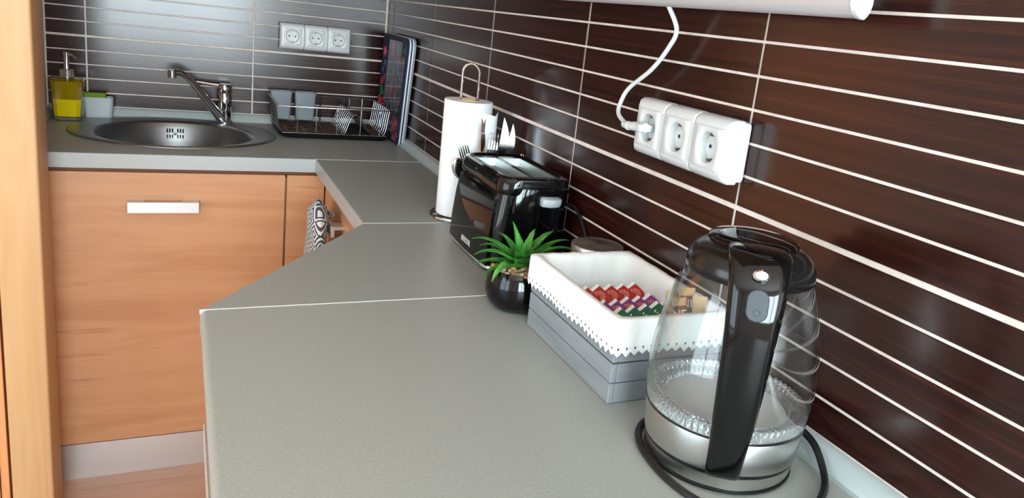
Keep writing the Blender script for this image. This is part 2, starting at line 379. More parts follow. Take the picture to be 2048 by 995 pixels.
prof = [(-0.003, T0), (-0.66, T0)] + [(-0.655-0.009*cos(a), ZC-0.009+0.009*sin(a)) for a in [radians(k) for k in (-60, -30, 0, 30, 60, 90)]] + [(-0.003, ZC)]
e.loft([[(x, -1.7572, z) for x, z in prof], [(x, -3.05, z) for x, z in prof]]).build('slab', M['worktop'], wt)
MB().box(-1.07, -0.334, -0.6345, -0.632, T0, ZC-0.0006).build('edge_band', M['edge'], wt, smooth=False)
MB().prism([(-0.3335, -0.632), (-0.3335, -1.306), (-0.331, -1.306), (-0.331, -0.632)], T0, ZC-0.0006).build('edge_band', M['edge'], wt, smooth=False)
MB().prism([(-0.333, -1.306), (-0.664, -1.7575), (-0.662, -1.7565), (-0.331, -1.3055)], T0, ZC-0.0006).build('edge_band', M['edge'], wt, smooth=False)
for a in (((-0.334, -0.6335), (-0.022, -0.6320)), ((-0.3325, -1.306), (-0.022, -1.306)), ((-0.6645, -1.7572), (-0.022, -1.7572))):
    (xa, ya), (xb, yb) = a
    MB().box(xa, xb, ya-0.0011, ya+0.0011, ZC-0.006, ZC+0.0005).build('seam_strip', M['seam'], wt, smooth=False)
pr = [(0.0, 0), (0.020, 0), (0.0205, 0.006), (0.012, 0.020), (0.006, 0.0255), (0.0, 0.0265)]
pf = thing('splashback_profile', (-0.02, -1.0, ZC), 'grey plastic sealing profile where worktop meets the tiles', 'trim')
MB().loft([[(-TH-a, -0.03, ZC+z) for a, z in pr], [(-TH-a, -3.05, ZC+z) for a, z in pr]]).build('profile_strip', M['skirt'], pf)
MB().loft([[(-0.003, -TH-a, ZC+z) for a, z in pr], [(-1.07, -TH-a, ZC+z) for a, z in pr]]).build('profile_strip', M['skirt'], pf)
MB().loft([[(-1.0725+a, -0.03, ZC+z) for a, z in pr], [(-1.0725+a, -0.66, ZC+z) for a, z in pr]]).build('profile_strip', M['skirt'], pf)

# ------------------------------------------------------------------ cabinets
def bar_handle(mb_parent, c, u, n, L=0.177, Hh=0.031):
    """flat satin bar on two feet; c centre on the front plane, u along, n outwards"""
    F = frame(c, u, n, (0, 0, 1))
    h = MB(F); h.box(-L/2, L/2, 0.024, 0.033, -Hh/2, Hh/2, 0.001, 1)
    o = h.build('handle', M['handle'], mb_parent)
    for s in (-1, 1):
        MB(F).box(s*(L/2-0.021)-0.0205, s*(L/2-0.021)+0.0205, 0, 0.0245, Hh/2-0.010, Hh/2-0.001).build('handle_foot', M['handle'], mb_parent, smooth=False)
    return o
cb = thing('base_cabinet', (-0.7, -0.3, 0), 'wooden base cabinet with one large front under the round sink', 'cabinet')
MB().box(-1.068, -0.335, -0.578, -0.52, 0.11, 0.905).build('body', M['alder_x'], cb, smooth=False)
dr = MB().box(-1.066, -0.4125, -0.60, -0.58, 0.114, 0.917, 0.0012, 1).build('door', M['alder_x'], cb)
bar_handle(dr, (-0.731, -0.60, 0.826), (1, 0, 0), (0, -1, 0))
MB().box(-0.4075, -0.300, -0.60, -0.58, 0.114, 0.917, 0.0012, 1).build('filler_panel', M['alder_x'], cb)
MB().box(-1.066, -0.300, -0.588, -0.579, 0.917, T0-0.001).build('gap_shade_strip', mat('gap_shade_brown', (112, 62, 38), 0.6), cb, smooth=False)  # dark brown strip stands in for the shade in the gap under the worktop
MB().box(-1.066, -0.300, -0.597, -0.585, 0.0, 0.111).build('plinth', M['plinth'], cb, smooth=False)
cn = thing('narrow_cabinet', (-0.15, -0.95, 0), 'narrow wooden cabinet side with the oven mitt hung on its handle', 'cabinet')
MB().box(-0.278, -0.02, -1.29, -0.62, 0.11, 0.90).build('body', M['alder_y'], cn, smooth=False)
dn = MB().box(-0.298, -0.279, -0.963, -0.603, 0.114, 0.917, 0.0012, 1).build('door', M['alder_y'], cn)
bar_handle(dn, (-0.298, -0.828, 0.836), (0, 1, 0), (-1, 0, 0))
MB().box(-0.298, -0.279, -1.29, -0.967, 0.114, 0.917, 0.0012, 1).build('filler_panel', M['alder_y'], cn)
MB().box(-0.27, -0.25, -1.29, -0.60, 0.0, 0.112).build('plinth', M['plinth'], cn, smooth=False)
cd = thing('corner_cabinet', (-0.3, -1.55, 0), 'slanted wooden cabinet below the diagonal worktop edge', 'cabinet')
MB().prism([(-0.30, -1.31), (-0.61, -1.735), (-0.02, -1.735), (-0.02, -1.31)], 0.114, 0.917).build('body', M['alder_y'], cd, smooth=False)
MB().prism([(-0.27, -1.32), (-0.56, -1.735), (-0.54, -1.735), (-0.25, -1.32)], 0, 0.114).build('plinth', M['plinth'], cd, smooth=False)
cw = thing('wide_cabinet', (-0.3, -2.4, 0), 'deep wooden cabinet under the wide worktop with its handle end showing', 'cabinet')
MB().box(-0.608, -0.02, -3.03, -1.765, 0.11, 0.915).build('body', M['alder_y'], cw, smooth=False)
d1 = MB().box(-0.629, -0.61, -2.295, -1.768, 0.70, 0.917, 0.0012, 1).build('drawer', M['alder_y'], cw)
bar_handle(d1, (-0.629, -1.97, 0.842), (0, 1, 0), (-1, 0, 0), 0.185, 0.026)
MB().box(-0.629, -0.61, -2.295, -1.768, 0.114, 0.696, 0.0012, 1).build('door', M['alder_y'], cw)
MB().box(-0.629, -0.61, -3.03, -2.299, 0.114, 0.917, 0.0012, 1).build('door', M['alder_y'], cw)
MB().box(-0.58, -0.56, -3.03, -1.765, 0, 0.11).build('plinth', M['plinth'], cw, smooth=False)
# post and tall cabinet on the left
tag(MB().box(-1.069, -0.9815, -0.87, -0.72, 0.0, 2.6, 0.006, 3).build('wooden_post', M['post'], loc=(-1.025, -0.795, 0)),
    'pale vertical wooden post at the left edge of the picture', 'post')
tc = thing('tall_cabinet', (-1.4, -0.5, 0), 'orange wooden tall cabinet partly seen left of the pale post', 'cabinet')
MB().box(-1.73, -1.17, -0.84, -0.03, 0.0, 2.2).build('body', M['alder_z'], tc, smooth=False)
MB().box(-1.0905, -1.0735, -0.868, -0.73, 0.0, 2.2, 0.0012, 1).build('side_panel', M['alder_z'], tc)
MB().box(-1.72, -1.0935, -0.868, -0.845, 0.06, 2.19, 0.0015, 1).build('door', M['alder_z'], tc)

# ------------------------------------------------------------------ sink and tap
sk = thing('round_sink', (-0.70, -0.28, ZC), 'round stainless steel sink set into the grey worktop', 'sink')
def ell(cx, cy, rx, ry, z, n=64): return [(cx+rx*cos(2*pi*j/n), cy+ry*sin(2*pi*j/n), z) for j in range(n)]
R = [ell(-.70, -.28, .292, .258, ZC+.0002), ell(-.70, -.28, .291, .257, ZC+.0035), ell(-.70, -.28, .286, .252, ZC+.0055), ell(-.70, -.28, .278, .244, ZC+.0045),
     ell(-.70, -.296, .232, .226, ZC+.0030), ell(-.70, -.298, .226, .222, ZC+.0020), ell(-.70, -.30, .220, .217, ZC-.003)]
sb = MB().loft(R, False, False).build('rim', M['sink'], sk, ang=80)
R2 = [ell(-.70, -.30, .220, .217, ZC-.003), ell(-.70, -.30, .212, .209, ZC-.018), ell(-.70, -.30, .204, .201, ZC-.07), ell(-.70, -.30, .196, .193, ZC-.12),
      ell(-.70, -.30, .18, .177, ZC-.148), ell(-.70, -.30, .15, .147, ZC-.160), ell(-.70, -.30, .05, .05, ZC-.166)]
MB().loft(R2, False, True).build('basin', M['sink'], sk, ang=80)
for iz in (0, 1):
    for k in (0, 1, 2, 4, 5, 6):
        x = -0.705 + (k-3)*0.0078
        y = -0.30 + 0.2065*sqrt(max(0, 1-((x+.70)/.2075)**2))-0.0005
        MB().box(x-0.0021, x+0.0021, y-0.003, y+0.004, ZC-0.047+iz*0.020-0.007, ZC-0.047+iz*0.020+0.007, 0.0015, 1).build('overflow_slot', M['hole'], sk)
MB().sphere((-0.705, -0.098, ZC-0.037), 0.0045).build('overflow_screw', M['chrome'], sk)
MB().lathe([(0.04, 0), (0.04, 0.004), (0.03, 0.005)], (-.70, -.30, ZC-.166)).build('drain', M['chrome'], sk)

tp = thing('kitchen_tap', (-0.553, -0.065, ZC), 'chrome mixer tap on the back rim of the sink', 'tap')
c = (-0.553, -0.066, ZC+0.004)
MB().lathe([(.026, 0), (.026, .004), (.0225, .008), (.0225, .040)], c).build('base', M['chrome'], tp)
MB().lathe([(.0215, .0405), (.0225, .042), (.0225, .100), (.0215, .1015)], c).build('body', M['chrome'], tp)
lv = MB().lathe([(.0215, .102), (.0225, .1035), (.0225, .126), (.019, .131), (.010, .132)], c)
lv.tube([(-0.562, -0.068, ZC+.128), (-0.60, -0.066, ZC+.131), (-0.640, -0.062, ZC+.136)], [.0075, .006, .0045], 8)
lv.build('lever', M['chrome'], tp)
sp = spline([(-0.560, -0.075, ZC+.014), (-0.583, -0.085, ZC+.045), (-0.618, -0.105, ZC+.092), (-0.650, -0.125, ZC+.136), (-0.670, -0.138, ZC+.158), (-0.690, -0.150, ZC+.170), (-0.705, -0.158, ZC+.172)], 6)
MB().tube(sp, [.0165-0.006*min(1, i/20) for i in range(len(sp))], 14).build('spout', M['chrome'], tp)
MB(frame((-0.7125, -0.162, ZC+.168), Vector((0.87, 0.5, 0)), Vector((-0.5, 0.87, 0)), Vector((0, 0, 1)))).lathe([(.0105, -.013), (.013, -.012), (.013, .010), (.0105, .012)], seg=20).build('aerator', M['chrome'], tp)

# ------------------------------------------------------------------ soap dispenser, sponge holder
sd = thing('soap_dispenser', (-1.003, -0.115, ZC), 'square glass soap dispenser half full of yellow soap with chrome pump', 'dispenser')
def oct_(cx, cy, h, ch, z): return [(cx+x, cy+y, z) for x, y in ((h, h-ch), (h-ch, h), (-h+ch, h), (-h, h-ch), (-h, -h+ch), (-h+ch, -h), (h-ch, -h), (h, -h+ch))]
sc_ = (-1.003, -0.118)
MB().loft([oct_(*sc_, .036, .010, ZC+.0005), oct_(*sc_, .0385, .012, ZC+.004), oct_(*sc_, .0445, .013, ZC+.118), oct_(*sc_, .046, .013, ZC+.124), oct_(*sc_, .044, .013, ZC+.129), oct_(*sc_, .018, .007, ZC+.131)]).build('bottle', M['bottle_glass'], sd, smooth=False)
MB().loft([oct_(*sc_, .034, .010, ZC+.013), oct_(*sc_, .037, .011, ZC+.066)]).build('soap', M['soap'], sd, smooth=False)
M['film'] = sheet('soap_film', (0.80, 0.66, 0.02, 1), 0.02, 4, 0.1, 0.38, rgb(214, 184, 6))
MB().loft([oct_(*sc_, .0372, .011, ZC+.0665), oct_(*sc_, .0415, .012, ZC+.121)], False, False).build('soap_film', M['film'], sd, smooth=False)
MB().loft([oct_(*sc_, .034, .010, ZC+.002), oct_(*sc_, .035, .010, ZC+.011)]).build('glass_foot', M['thick_glass'], sd, smooth=False)
pc = (sc_[0], sc_[1], ZC+.131)
MB().lathe([(.019, 0), (.019, .022), (.016, .024), (.0085, .0245), (.0075, .052), (.0075, .066), (.009, .067), (.009, .074), (.006, .077)], pc, 20).build('pump', M['chrome'], sd)
MB().tube([(pc[0], pc[1], pc[2]+.071), (pc[0]+.018, pc[1]-.008, pc[2]+.068), (pc[0]+.030, pc[1]-.013, pc[2]+.058)], [.006, .005, .0035], 8).build('nozzle', M['chrome'], sd)
MB().tube([(pc[0], pc[1], pc[2]), (pc[0]+.004, pc[1], ZC+.02)], .0028, 8).build('dip_tube', M['grey_plastic'], sd)
sh = thing('sponge_holder', (-0.925, -0.05, ZC), 'light grey sponge holder beside the soap dispenser', 'holder')
hb = [rrect(-.926, -.052, .038, .019, .012, ZC+.0005), rrect(-.926, -.052, .0425, .022, .012, ZC+.066), rrect(-.926, -.052, .0405, .020, .011, ZC+.066), rrect(-.926, -.052, .037, .018, .011, ZC+.006)]
MB().loft(hb).build('tub', M['grey_plastic'], sh, ang=50)
tag(MB().box(-.965, -.905, -.065, -.040, ZC+.006, ZC+.080, .004, 2).build('sponge', M['sponge'], loc=(-.935, -.052, ZC+.006)), 'green kitchen sponge standing in the grey holder', 'sponge')

# ------------------------------------------------------------------ triple wall sockets
def triple_socket(org, u, n, label, pitch, w_end, Hh):
    F = frame(org, u, n, (0, 0, 1))
    t_ = thing('wall_socket', org, label, 'socket')
    Lh = pitch*1.5+w_end
    MB(F).box(-Lh+.003, Lh-.003, 0, .024, -Hh/2+.002, Hh/2-.002, .006, 2).build('housing', M['white_m'], t_)
    for k in (-1, 0, 1):
        a = k*pitch-pitch/2 - (w_end if k == -1 else 0) + .0005; b_ = k*pitch+pitch/2 + (w_end if k == 1 else 0) - .0005
        # frame with rounded outer edges and an opening for the insert
        hz = Hh/2; ca, ha = (a+b_)/2, (b_-a)/2; cx = k*pitch
        RR = lambda c0, hx_, hz_, r_, n_: [(x, n_, z) for x, z, _ in rrect(c0, 0, hx_, hz_, r_, 0, 4)]
        e1, e2 = (.006, .013)
        lo_ = (.006 if k == -1 else .001); hi_ = (.006 if k == 1 else .0)
        def out_(i1, iz, n_):          # ends of the block are rounder than the joints between frames
            xa, xb = a+lo_*i1, b_-hi_*i1; return RR((xa+xb)/2, (xb-xa)/2, hz-iz, .004, n_)
        MB(F).loft([out_(0, 0, .016), out_(0, 0, .029), out_(.4, .0035, .036), out_(1.0, .009, .0395), out_(1.6, .0125, .0402), RR(cx, .0286, .0286, .0005, .0402), RR(cx, .0286, .0286, .0005, .030)], False, False).build('frame', M['white'], t_, ang=40)
        ins = MB(F); cx = k*pitch; h = .0285; N = 32
        sq = []
        for j in range(N):
            an = 2*pi*j/N; q = max(abs(cos(an)), abs(sin(an))); sq.append((cx+h*cos(an)/q, sin(an)*h/q))
        ci = [(cx+.0218*cos(2*pi*j/N), .0218*sin(2*pi*j/N)) for j in range(N)]
        ins.loft([[(x, .0400, z) for x, z in sq], [(x, .0418, z) for x, z in sq], [(x+(cx-x)*.03, .0424, z*.97) for x, z in sq], [(cx+(x-cx)*1.04, .0424, z*1.04) for x, z in ci],
                  [(x, .0418, z) for x, z in ci], [(cx+(x-cx)*.98, .0412, z*.98) for x, z in ci]], False, False)
        io = ins.build('insert', M['white'], t_, ang=40)
        # round well: ring standing proud of a floor so the hollow is real
        we = MB(F); we.loft([[(x, .0412, z) for x, z in [(cx+(p-cx)*.98, q*.98) for p, q in ci]], [(cx+(x-cx)*.93, .0272, z*.93) for x, z in ci]], False, True)
        we.build('well', M['white'], t_, ang=50)
        for s in (-1, 1):
            MB(F @ Matrix.Translation((cx+s*.0102, .0274, 0)) @ Matrix.Rotation(radians(-90), 4, 'X')).lathe([(.0028, 0), (.0028, .0004)], seg=12).build('pin_hole', M['hole'], t_)
            MB(F).box(cx-.0035, cx+.0035, .0275, .036, s*.0175-.0018, s*.0175+.0018).build('earth_clip', M['clip'], t_, smooth=False)
    return t_
s_b = triple_socket((-0.2575, -TH, 1.2865), (1, 0, 0), (0, -1, 0), 'white triple wall socket with nothing plugged in on the back wall', .0785, .004, .089)
s_r = triple_socket((-TH, -1.9960, 1.3010), (0, -1, 0), (-1, 0, 0), 'white triple wall socket with a white plug on the right wall', .0770, .004, .087)

# ------------------------------------------------------------------ strip lamp, its plug and cable
lp = thing('strip_lamp', (-0.055, -2.0, 1.48), 'white strip lamp fixed high on the right tiled wall', 'lamp')
oc = [(x-.012, z) for x, z in ((-.034, .075), (-.034, .012), (-.036, .004), (-.0405, .0), (-.046, .0005), (-.053, .005), (-.0575, .013), (-.0585, .022), (-.056, .034), (-.046, .075))]
MB().loft([[(x, -1.25, 1.482+z) for x, z in oc], [(x, -2.306, 1.482+z) for x, z in oc]]).build('housing', M['lampgrey'], lp, ang=40)
ob = [(x*1.0-.0006, z) for x, z in oc]
MB().loft([[(-.058+(x+.058)*1.05, -2.306, 1.512+(z-.03)*1.03) for x, z in oc], [(-.058+(x+.058)*1.05, -2.312, 1.512+(z-.03)*1.03) for x, z in oc], [(-.058+(x+.058)*.9, -2.315, 1.512+(z-.03)*.9) for x, z in oc]]).build('end_cap', M['white'], lp, ang=40)
MB().box(-.048, -.002, -2.25, -2.20, 1.50, 1.55).build('bracket', M['white'], lp, smooth=False)
MB().box(-.048, -.002, -1.45, -1.40, 1.50, 1.55).build('bracket', M['white'], lp, smooth=False)
pl = thing('plug_and_cable', (-.045, -1.84, 1.295), 'white flat plug with white cable running up to the lamp', 'cable')
ya = -1.996+.077
MB().box(-.060, -.031, ya-.007, ya+.007, 1.301-.006, 1.301+.006, .003, 2).build('plug', M['white'], pl)
F = frame((-.052, ya+.005, 1.301), Vector((0.0, 0.0, 1)), Vector((.7, .714, 0)).cross(Vector((0, 0, 1))), Vector((-.05, .99, -.1)).normalized())
MB().tube([(-.050, ya-.006, 1.302), (-.053, ya+.02, 1.300), (-.054, ya+.036, 1.298)], [.0075, .0075, .006], 10).build('plug_body', M['white'], pl)
MB().tube([(-.054, ya+.036, 1.298), (-.054, ya+.052, 1.298)], [.0072, .0055], 10).build('strain_relief', M['white'], pl)
cp = spline([(-.052, ya+.050, 1.2985), (-.046, -1.832, 1.310), (-.036, -1.818, 1.328), (-.030, -1.828, 1.352), (-.028, -1.884, 1.388), (-.028, -1.922, 1.424), (-.029, -1.938, 1.452), (-.048, -1.934, 1.486)], 8)
MB().tube(cp, .0036, 8).build('cable', M['white'], pl)

# unseen wall cabinets, added to carry the lamp and shade the back counter
wc = thing('added_wall_cabinet', (-.16, -1.3, 1.60), 'added wooden wall cabinet above the strip lamp, unseen, shades the worktop', 'cabinet')
MB().box(-.32, -.006, -2.42, -.36, 1.60, 2.25).build('body', M['alder_y'], wc, smooth=False)
for y0 in (-2.42, -1.905, -1.39, -.875): MB().box(-.34, -.3205, y0+.002, y0+.513, 1.602, 2.248, .0012, 1).build('door', M['alder_y'], wc)
wk = thing('added_wall_cabinet', (-.7, -.16, 1.60), 'added wooden wall cabinet above the sink, unseen, shades the back counter', 'cabinet')
MB().box(-1.068, -.36, -.32, -.006, 1.60, 2.25).build('body', M['alder_x'], wk, smooth=False)
for x0 in (-1.068, -.714): MB().box(x0+.002, x0+.352, -.34, -.3205, 1.602, 2.248, .0012, 1).build('door', M['alder_x'], wk)
MB().box(-.0485, -.03, -2.25, -2.20, 1.556, 1.60).build('bracket', M['white'], lp, smooth=False)

# ------------------------------------------------------------------ dish rack
rk = thing('dish_rack', (-.225, -.165, ZC), 'chrome wire dish rack on a black tray beside the sink', 'dish rack')
X0, X1, Y0, Y1 = -.412, -.040, -.302, -.030
zf, zt = ZC+.018, ZC+.110
tr_ = [rrect((X0+X1)/2+.01, -.165, .170, .128, .03, ZC+.0004), rrect((X0+X1)/2+.006, -.165, .180, .134, .03, ZC+.012), rrect((X0+X1)/2+.006, -.165, .182, .136, .03, ZC+.016), rrect((X0+X1)/2+.006, -.165, .177, .131, .03, ZC+.016), rrect((X0+X1)/2+.006, -.165, .165, .122, .03, ZC+.004)]
MB().loft(tr_).build('drip_tray', M['tray'], rk, ang=40)
wr_ = .00125
MB().tube([(X0, Y1, zt), (X1, Y1, zt-.002), (X1, Y0+.004, zt-.004), (X1-.004, Y0, zt-.004), (X0+.02, Y0, zt-.006), (X0+.01, Y0+.004, zt-.006)], .0019, 8, closed=True).build('rail', M['wire'], rk)
MB().tube([(X0+.012, Y1-.004, zf), (X1-.012, Y1-.004, zf), (X1-.012, Y0+.004, zf), (X0+.022, Y0+.004, zf)], .0018, 8, closed=True).build('rail', M['wire'], rk)
NW = 10
for k in range(NW):
    y = Y1-.014 + (Y0-Y1+.028)*k/(NW-1)
    hump = [(-.192, y, zf+.002), (-.186, y, zf+.010), (-.176, y, zf+.040), (-.166, y, zf+.062), (-.152, y, zf+.068), (-.139, y, zf+.058), (-.121, y, zf+.030), (-.105, y, zf+.006), (-.097, y, zf+.001)]
    p = [(X0+.001, y, zt-.003)] + [(X0+.006, y, zf+.05), (X0+.010, y, zf+.02), (X0+.016, y, zf+.004), (X0+.028, y, zf)] + [(-.30, y, zf), (-.21, y, zf)] + spline(hump, 2) + [(-.082, y, zf), (X1-.026, y, zf), (X1-.016, y, zf+.004), (X1-.011, y, zf+.018), (X1-.001, y, zt-.004)]
    MB().tube(p, wr_, 6).build('wire', M['wire'], rk)
for x in (X0+.045, -.31, -.245, -.08):
    MB().tube([(x, Y1-.002, zf-.003), (x, Y0+.003, zf-.003)], .0015, 6).build('cross_wire', M['wire'], rk)
for x in (-.345, -.285, -.218, -.140, -.075):
    MB().tube([(x, Y0, zt-.005), (x, Y0+.003, zf)], wr_, 6).build('post', M['wire'], rk)
for x in (-.232, -.128, -.082):
    MB().tube([(x, Y1, zt-.001), (x, Y1-.003, zf)], .0023, 6).build('post', M['wire'], rk)
for x0, lab in ((-.411, 'left grey plastic cutlery cup hung inside the dish rack'), (-.330, 'right grey plastic cutlery cup hung inside the dish rack')):
    cx = x0+.039; cy = -.058
    k = thing('cutlery_cup', (cx, cy, ZC+.028), lab, 'cup', 'cutlery cups in the dish rack')
    MB().loft([rrect(cx, cy, .030, .018, .006, ZC+.028), rrect(cx, cy, .036, .0215, .006, ZC+.122), rrect(cx, cy, .038, .0235, .006, ZC+.1225), rrect(cx, cy, .038, .0235, .006, ZC+.1245), rrect(cx, cy, .0345, .020, .006, ZC+.1245), rrect(cx, cy, .0285, .0165, .006, ZC+.031)]).build('tub', M['cup_grey'], k, ang=40)
    MB().box(cx-.012, cx+.012, Y1-.0045, Y1+.0055, zt+.003, zt+.0075).build('hook', M['cup_grey'], k, smooth=False)

# ------------------------------------------------------------------ floral pouch standing in the corner
bgx = -.034
bag = thing('floral_pouch', (-.02, -.25, ZC), 'navy floral zip pouch with clear window standing in the tiled corner', 'pouch')
# outline in (y, z): leaning a little towards the room
def bq(a, b_):   # a: 0 at the back .. 1 at the front edge, b_: 0 at the bottom .. 1 on top
    yb = -.035 + (-.105+.035)*b_; yf = -.385 + (-.455+.385)*b_
    return (yb+(yf-yb)*a, ZC+.001+b_*.362)
def outline(inset=0.0, n=6):
    pts = []; r = .10
    for (ca, cb_, s0) in ((1-r, 1-r*.9, 0), (r*.5, 1-r*.45, 1), (r*.4, r*.3, 2), (1-r*.6, r*.5, 3)):
        rr_ = {0: r, 1: r*.5, 2: r*.4, 3: r*.6}[s0]
        for k in range(n+1):
            an = radians(90*s0+90*k/n); pts.append((ca+(rr_-inset)*cos(an), cb_+(rr_*.9-inset)*sin(an)))
    return pts
def ring(x, inset=0.0): return [(x, *bq(min(max(a, 0), 1), min(max(b_, 0), 1))) for a, b_ in outline(inset)]
MB().loft([ring(-.0065, .02), ring(-.008, 0.0), ring(-.014, 0.0)]).build('back_panel', M['bag_grey'], bag, ang=40)
MB().loft([ring(-.0141, .004), ring(-.0185, .003)]).build('zip_band', M['stripe'], bag, ang=40)
MB().loft([ring(-.0186, .008), ring(-.0235, .008)]).build('zip_tape', M['navy'], bag, ang=40)
MB().loft([ring(-.0236, .003), ring(-.0285, .004)]).build('zip_band', M['stripe'], bag, ang=40)
MB().loft([ring(-.0286, .006), ring(-.033, .010)]).build('front_panel', M['navy'], bag, ang=40)
def patch(a0, a1, b0, b1, x): return [(x, *bq(a0, b0)), (x, *bq(a1, b0)), (x, *bq(a1, b1)), (x, *bq(a0, b1))]
MB().add(patch(.05, .97, .965, .985, -.0333), [(0, 1, 2, 3)]).build('top_piping', M['dark_fabric'], bag, smooth=False)
def blob(mb, a, b_, ra, rb_, x, n=10, pet=0, rot=0.0):
    pts = []
    for k in range(n*2 if pet else n):
        an = 2*pi*k/(n*2 if pet else n); q = 1.0 + (0.28*cos(pet*an) if pet else 0)
        dx, dz = ra*q*cos(an), rb_*q*sin(an)
        pts.append((x, *bq(a+dx*cos(rot)-dz*sin(rot), b_+dx*sin(rot)+dz*cos(rot))))
    mb.add(pts, [list(range(len(pts)))])
rng = random.Random(5)
lining = {'redf': MB(), 'teal': MB(), 'leafp': MB(), 'bluep': MB(), 'pink': MB()}
for k in range(46):
    a = rng.uniform(.36, .90); b_ = rng.uniform(.08, .92); c_ = rng.choice(['redf', 'redf', 'teal', 'leafp', 'teal', 'bluep'])
    blob(lining[c_], a, b_, rng.uniform(.018, .045), rng.uniform(.02, .055), -.0334-k*.000005, 9, 0, rng.uniform(-.5, .5))
for a, b_ in ((.84, .09), (.80, .13)): blob(lining['pink'], a, b_, .10, .05, -.03365, 12, 6)
for a, b_ in ((.47, .84), (.72, .80), (.50, .48), (.70, .42), (.82, .20), (.62, .25)): blob(lining['redf'], a, b_, .035, .085, -.0337, 12)
for k_, mb in lining.items(): mb.build('lining_print', M[k_], bag, smooth=False)
MB().loft([[(-.0342, *bq(a, b_)) for a, b_ in ((.29, .06), (.945, .05), (.955, .93), (.90, .955), (.29, .945))], [(-.0350, *bq(a, b_)) for a, b_ in ((.29, .06), (.945, .05), (.955, .93), (.90, .955), (.29, .945))]]).build('clear_window', M['clear_plastic'], bag, smooth=False)
for nm, lst, pet in (('pink', [(.13, .80, .07, .045)], 5), ('redf', [(.12, .50, .05, .035), (.20, .55, .04, .03), (.14, .31, .10, .05), (.25, .30, .06, .05)], 5), ('leafp', [(.12, .44, .04, .035), (.17, .40, .05, .03), (.14, .36, .05, .02)], 0), ('bluep', [(.17, .69, .05, .03), (.11, .22, .04, .03), (.12, .62, .03, .03)], 5)):
    mb = MB()
    for a, b_, ra, rb_ in lst: blob(mb, a, b_+.02, ra, rb_, -.0336, 12, pet)
    mb.build('floral_print', M[nm], bag, smooth=False)

# ------------------------------------------------------------------ oven mitt on the narrow cabinet handle
mt_ = thing('oven_mitt', (-.350, -.80, .66), 'black and white diamond patterned oven mitt hanging from the cabinet handle', 'oven mitt')
prof_m = [(.60, .104, .016), (.66, .104, .021), (.72, .102, .024), (.78, .100, .025), (.83, .094, .025), (.862, .080, .023), (.882, .058, .019), (.894, .034, .012), (.899, .012, .004)]
rings = []
for z, hw, hx in prof_m:
    cy = -.822 + (z-.75)*-.10
    rings.append([(-.3545+hx*sin(2*pi*j/24)+.004*sin(6*j+z*40), cy+hw*cos(2*pi*j/24), z+.006*sin(2*pi*j/12)) for j in range(24)])
MB().loft(rings).build('mitt_body', M['mitt'], mt_, ang=80)
th = spline([(-.352, -.900, .70), (-.354, -.938, .745), (-.352, -.950, .79), (-.350, -.946, .815)], 4)
MB().tube(th, [.024, .026, .027, .027, .027, .027, .027, .027, .026, .025, .022, .017, .008], 12).build('thumb', M['mitt'], mt_)
MB().tube([(-.345, -.79, .885), (-.328, -.80, .872), (-.322, -.80, .858), (-.312, -.79, .850), (-.3105, -.78, .82), (-.318, -.78, .815)], .0035, 6).build('hanging_loop', M['mitt'], mt_)

# ------------------------------------------------------------------ paper towel on its stand
tx, ty = -.100, -1.255
ts = thing('towel_stand', (tx, ty, ZC), 'chrome wire paper towel stand with a tall looped top', 'stand')
MB().tube([(tx+.067*cos(2*pi*k/40), ty+.067*sin(2*pi*k/40), ZC+.0045) for k in range(40)], .0042, 8, closed=True).build('base_ring', M['chrome'], ts)
MB().tube([(tx-.066, ty, ZC+.0045), (tx+.066, ty, ZC+.0045)], .0035, 8).build('cross_wire', M['chrome'], ts)
hx, hy = .019*.93, .019*-.37
lo = [(tx-hx, ty-hy, ZC+.004), (tx-hx, ty-hy, ZC+.335)] + [(tx-hx*cos(radians(a)), ty-hy*cos(radians(a)), ZC+.335+.021*sin(radians(a))) for a in range(15, 180, 15)] + [(tx+hx, ty+hy, ZC+.335), (tx+hx, ty+hy, ZC+.004)]
MB().tube(lo, .0032, 8).build('loop_rod', M['chrome'], ts)
tr = thing('paper_towel_roll', (tx, ty, ZC+.010), 'white paper towel roll on the chrome stand with its end sheet loose', 'paper towel')
MB().lathe([(.024, .0), (.0545, .0), (.055, .002), (.055, .262), (.0545, .264), (.024, .264), (.024, .0)], (tx, ty, ZC+.010), 48, False, False).build('roll', M['paper'], tr, ang=50)
fl_ = [(tx+.0565*cos(radians(a)), ty+.0565*sin(radians(a))) for a in range(-150, -71, 8)]
lx, ly = fl_[-1]; fl_ += [(lx+.012, ly-.001), (lx+.024, ly-.0005), (lx+.035, ly+.002), (lx+.043, ly+.008), (lx+.046, ly+.018)]
b0 = MB(); nn = len(fl_)
top = [ZC+.262-.014*min(1, max(0, (i-6)/6)) + (.010 if i >= nn-2 else 0) for i in range(nn)]
b0.add([(x, y, ZC+.014) for x, y in fl_]+[(x, y, top[i]) for i, (x, y) in enumerate(fl_)], [(i, i+1, nn+i+1, nn+i) for i in range(nn-1)])
b0.build('loose_sheet', M['paper'], tr, ang=80)
MB().lathe([(.0236, 0), (.0236, .266), (.0222, .266), (.0222, 0)], (tx, ty, ZC+.010), 32, False, False).build('cardboard_core', M['tan'], tr)

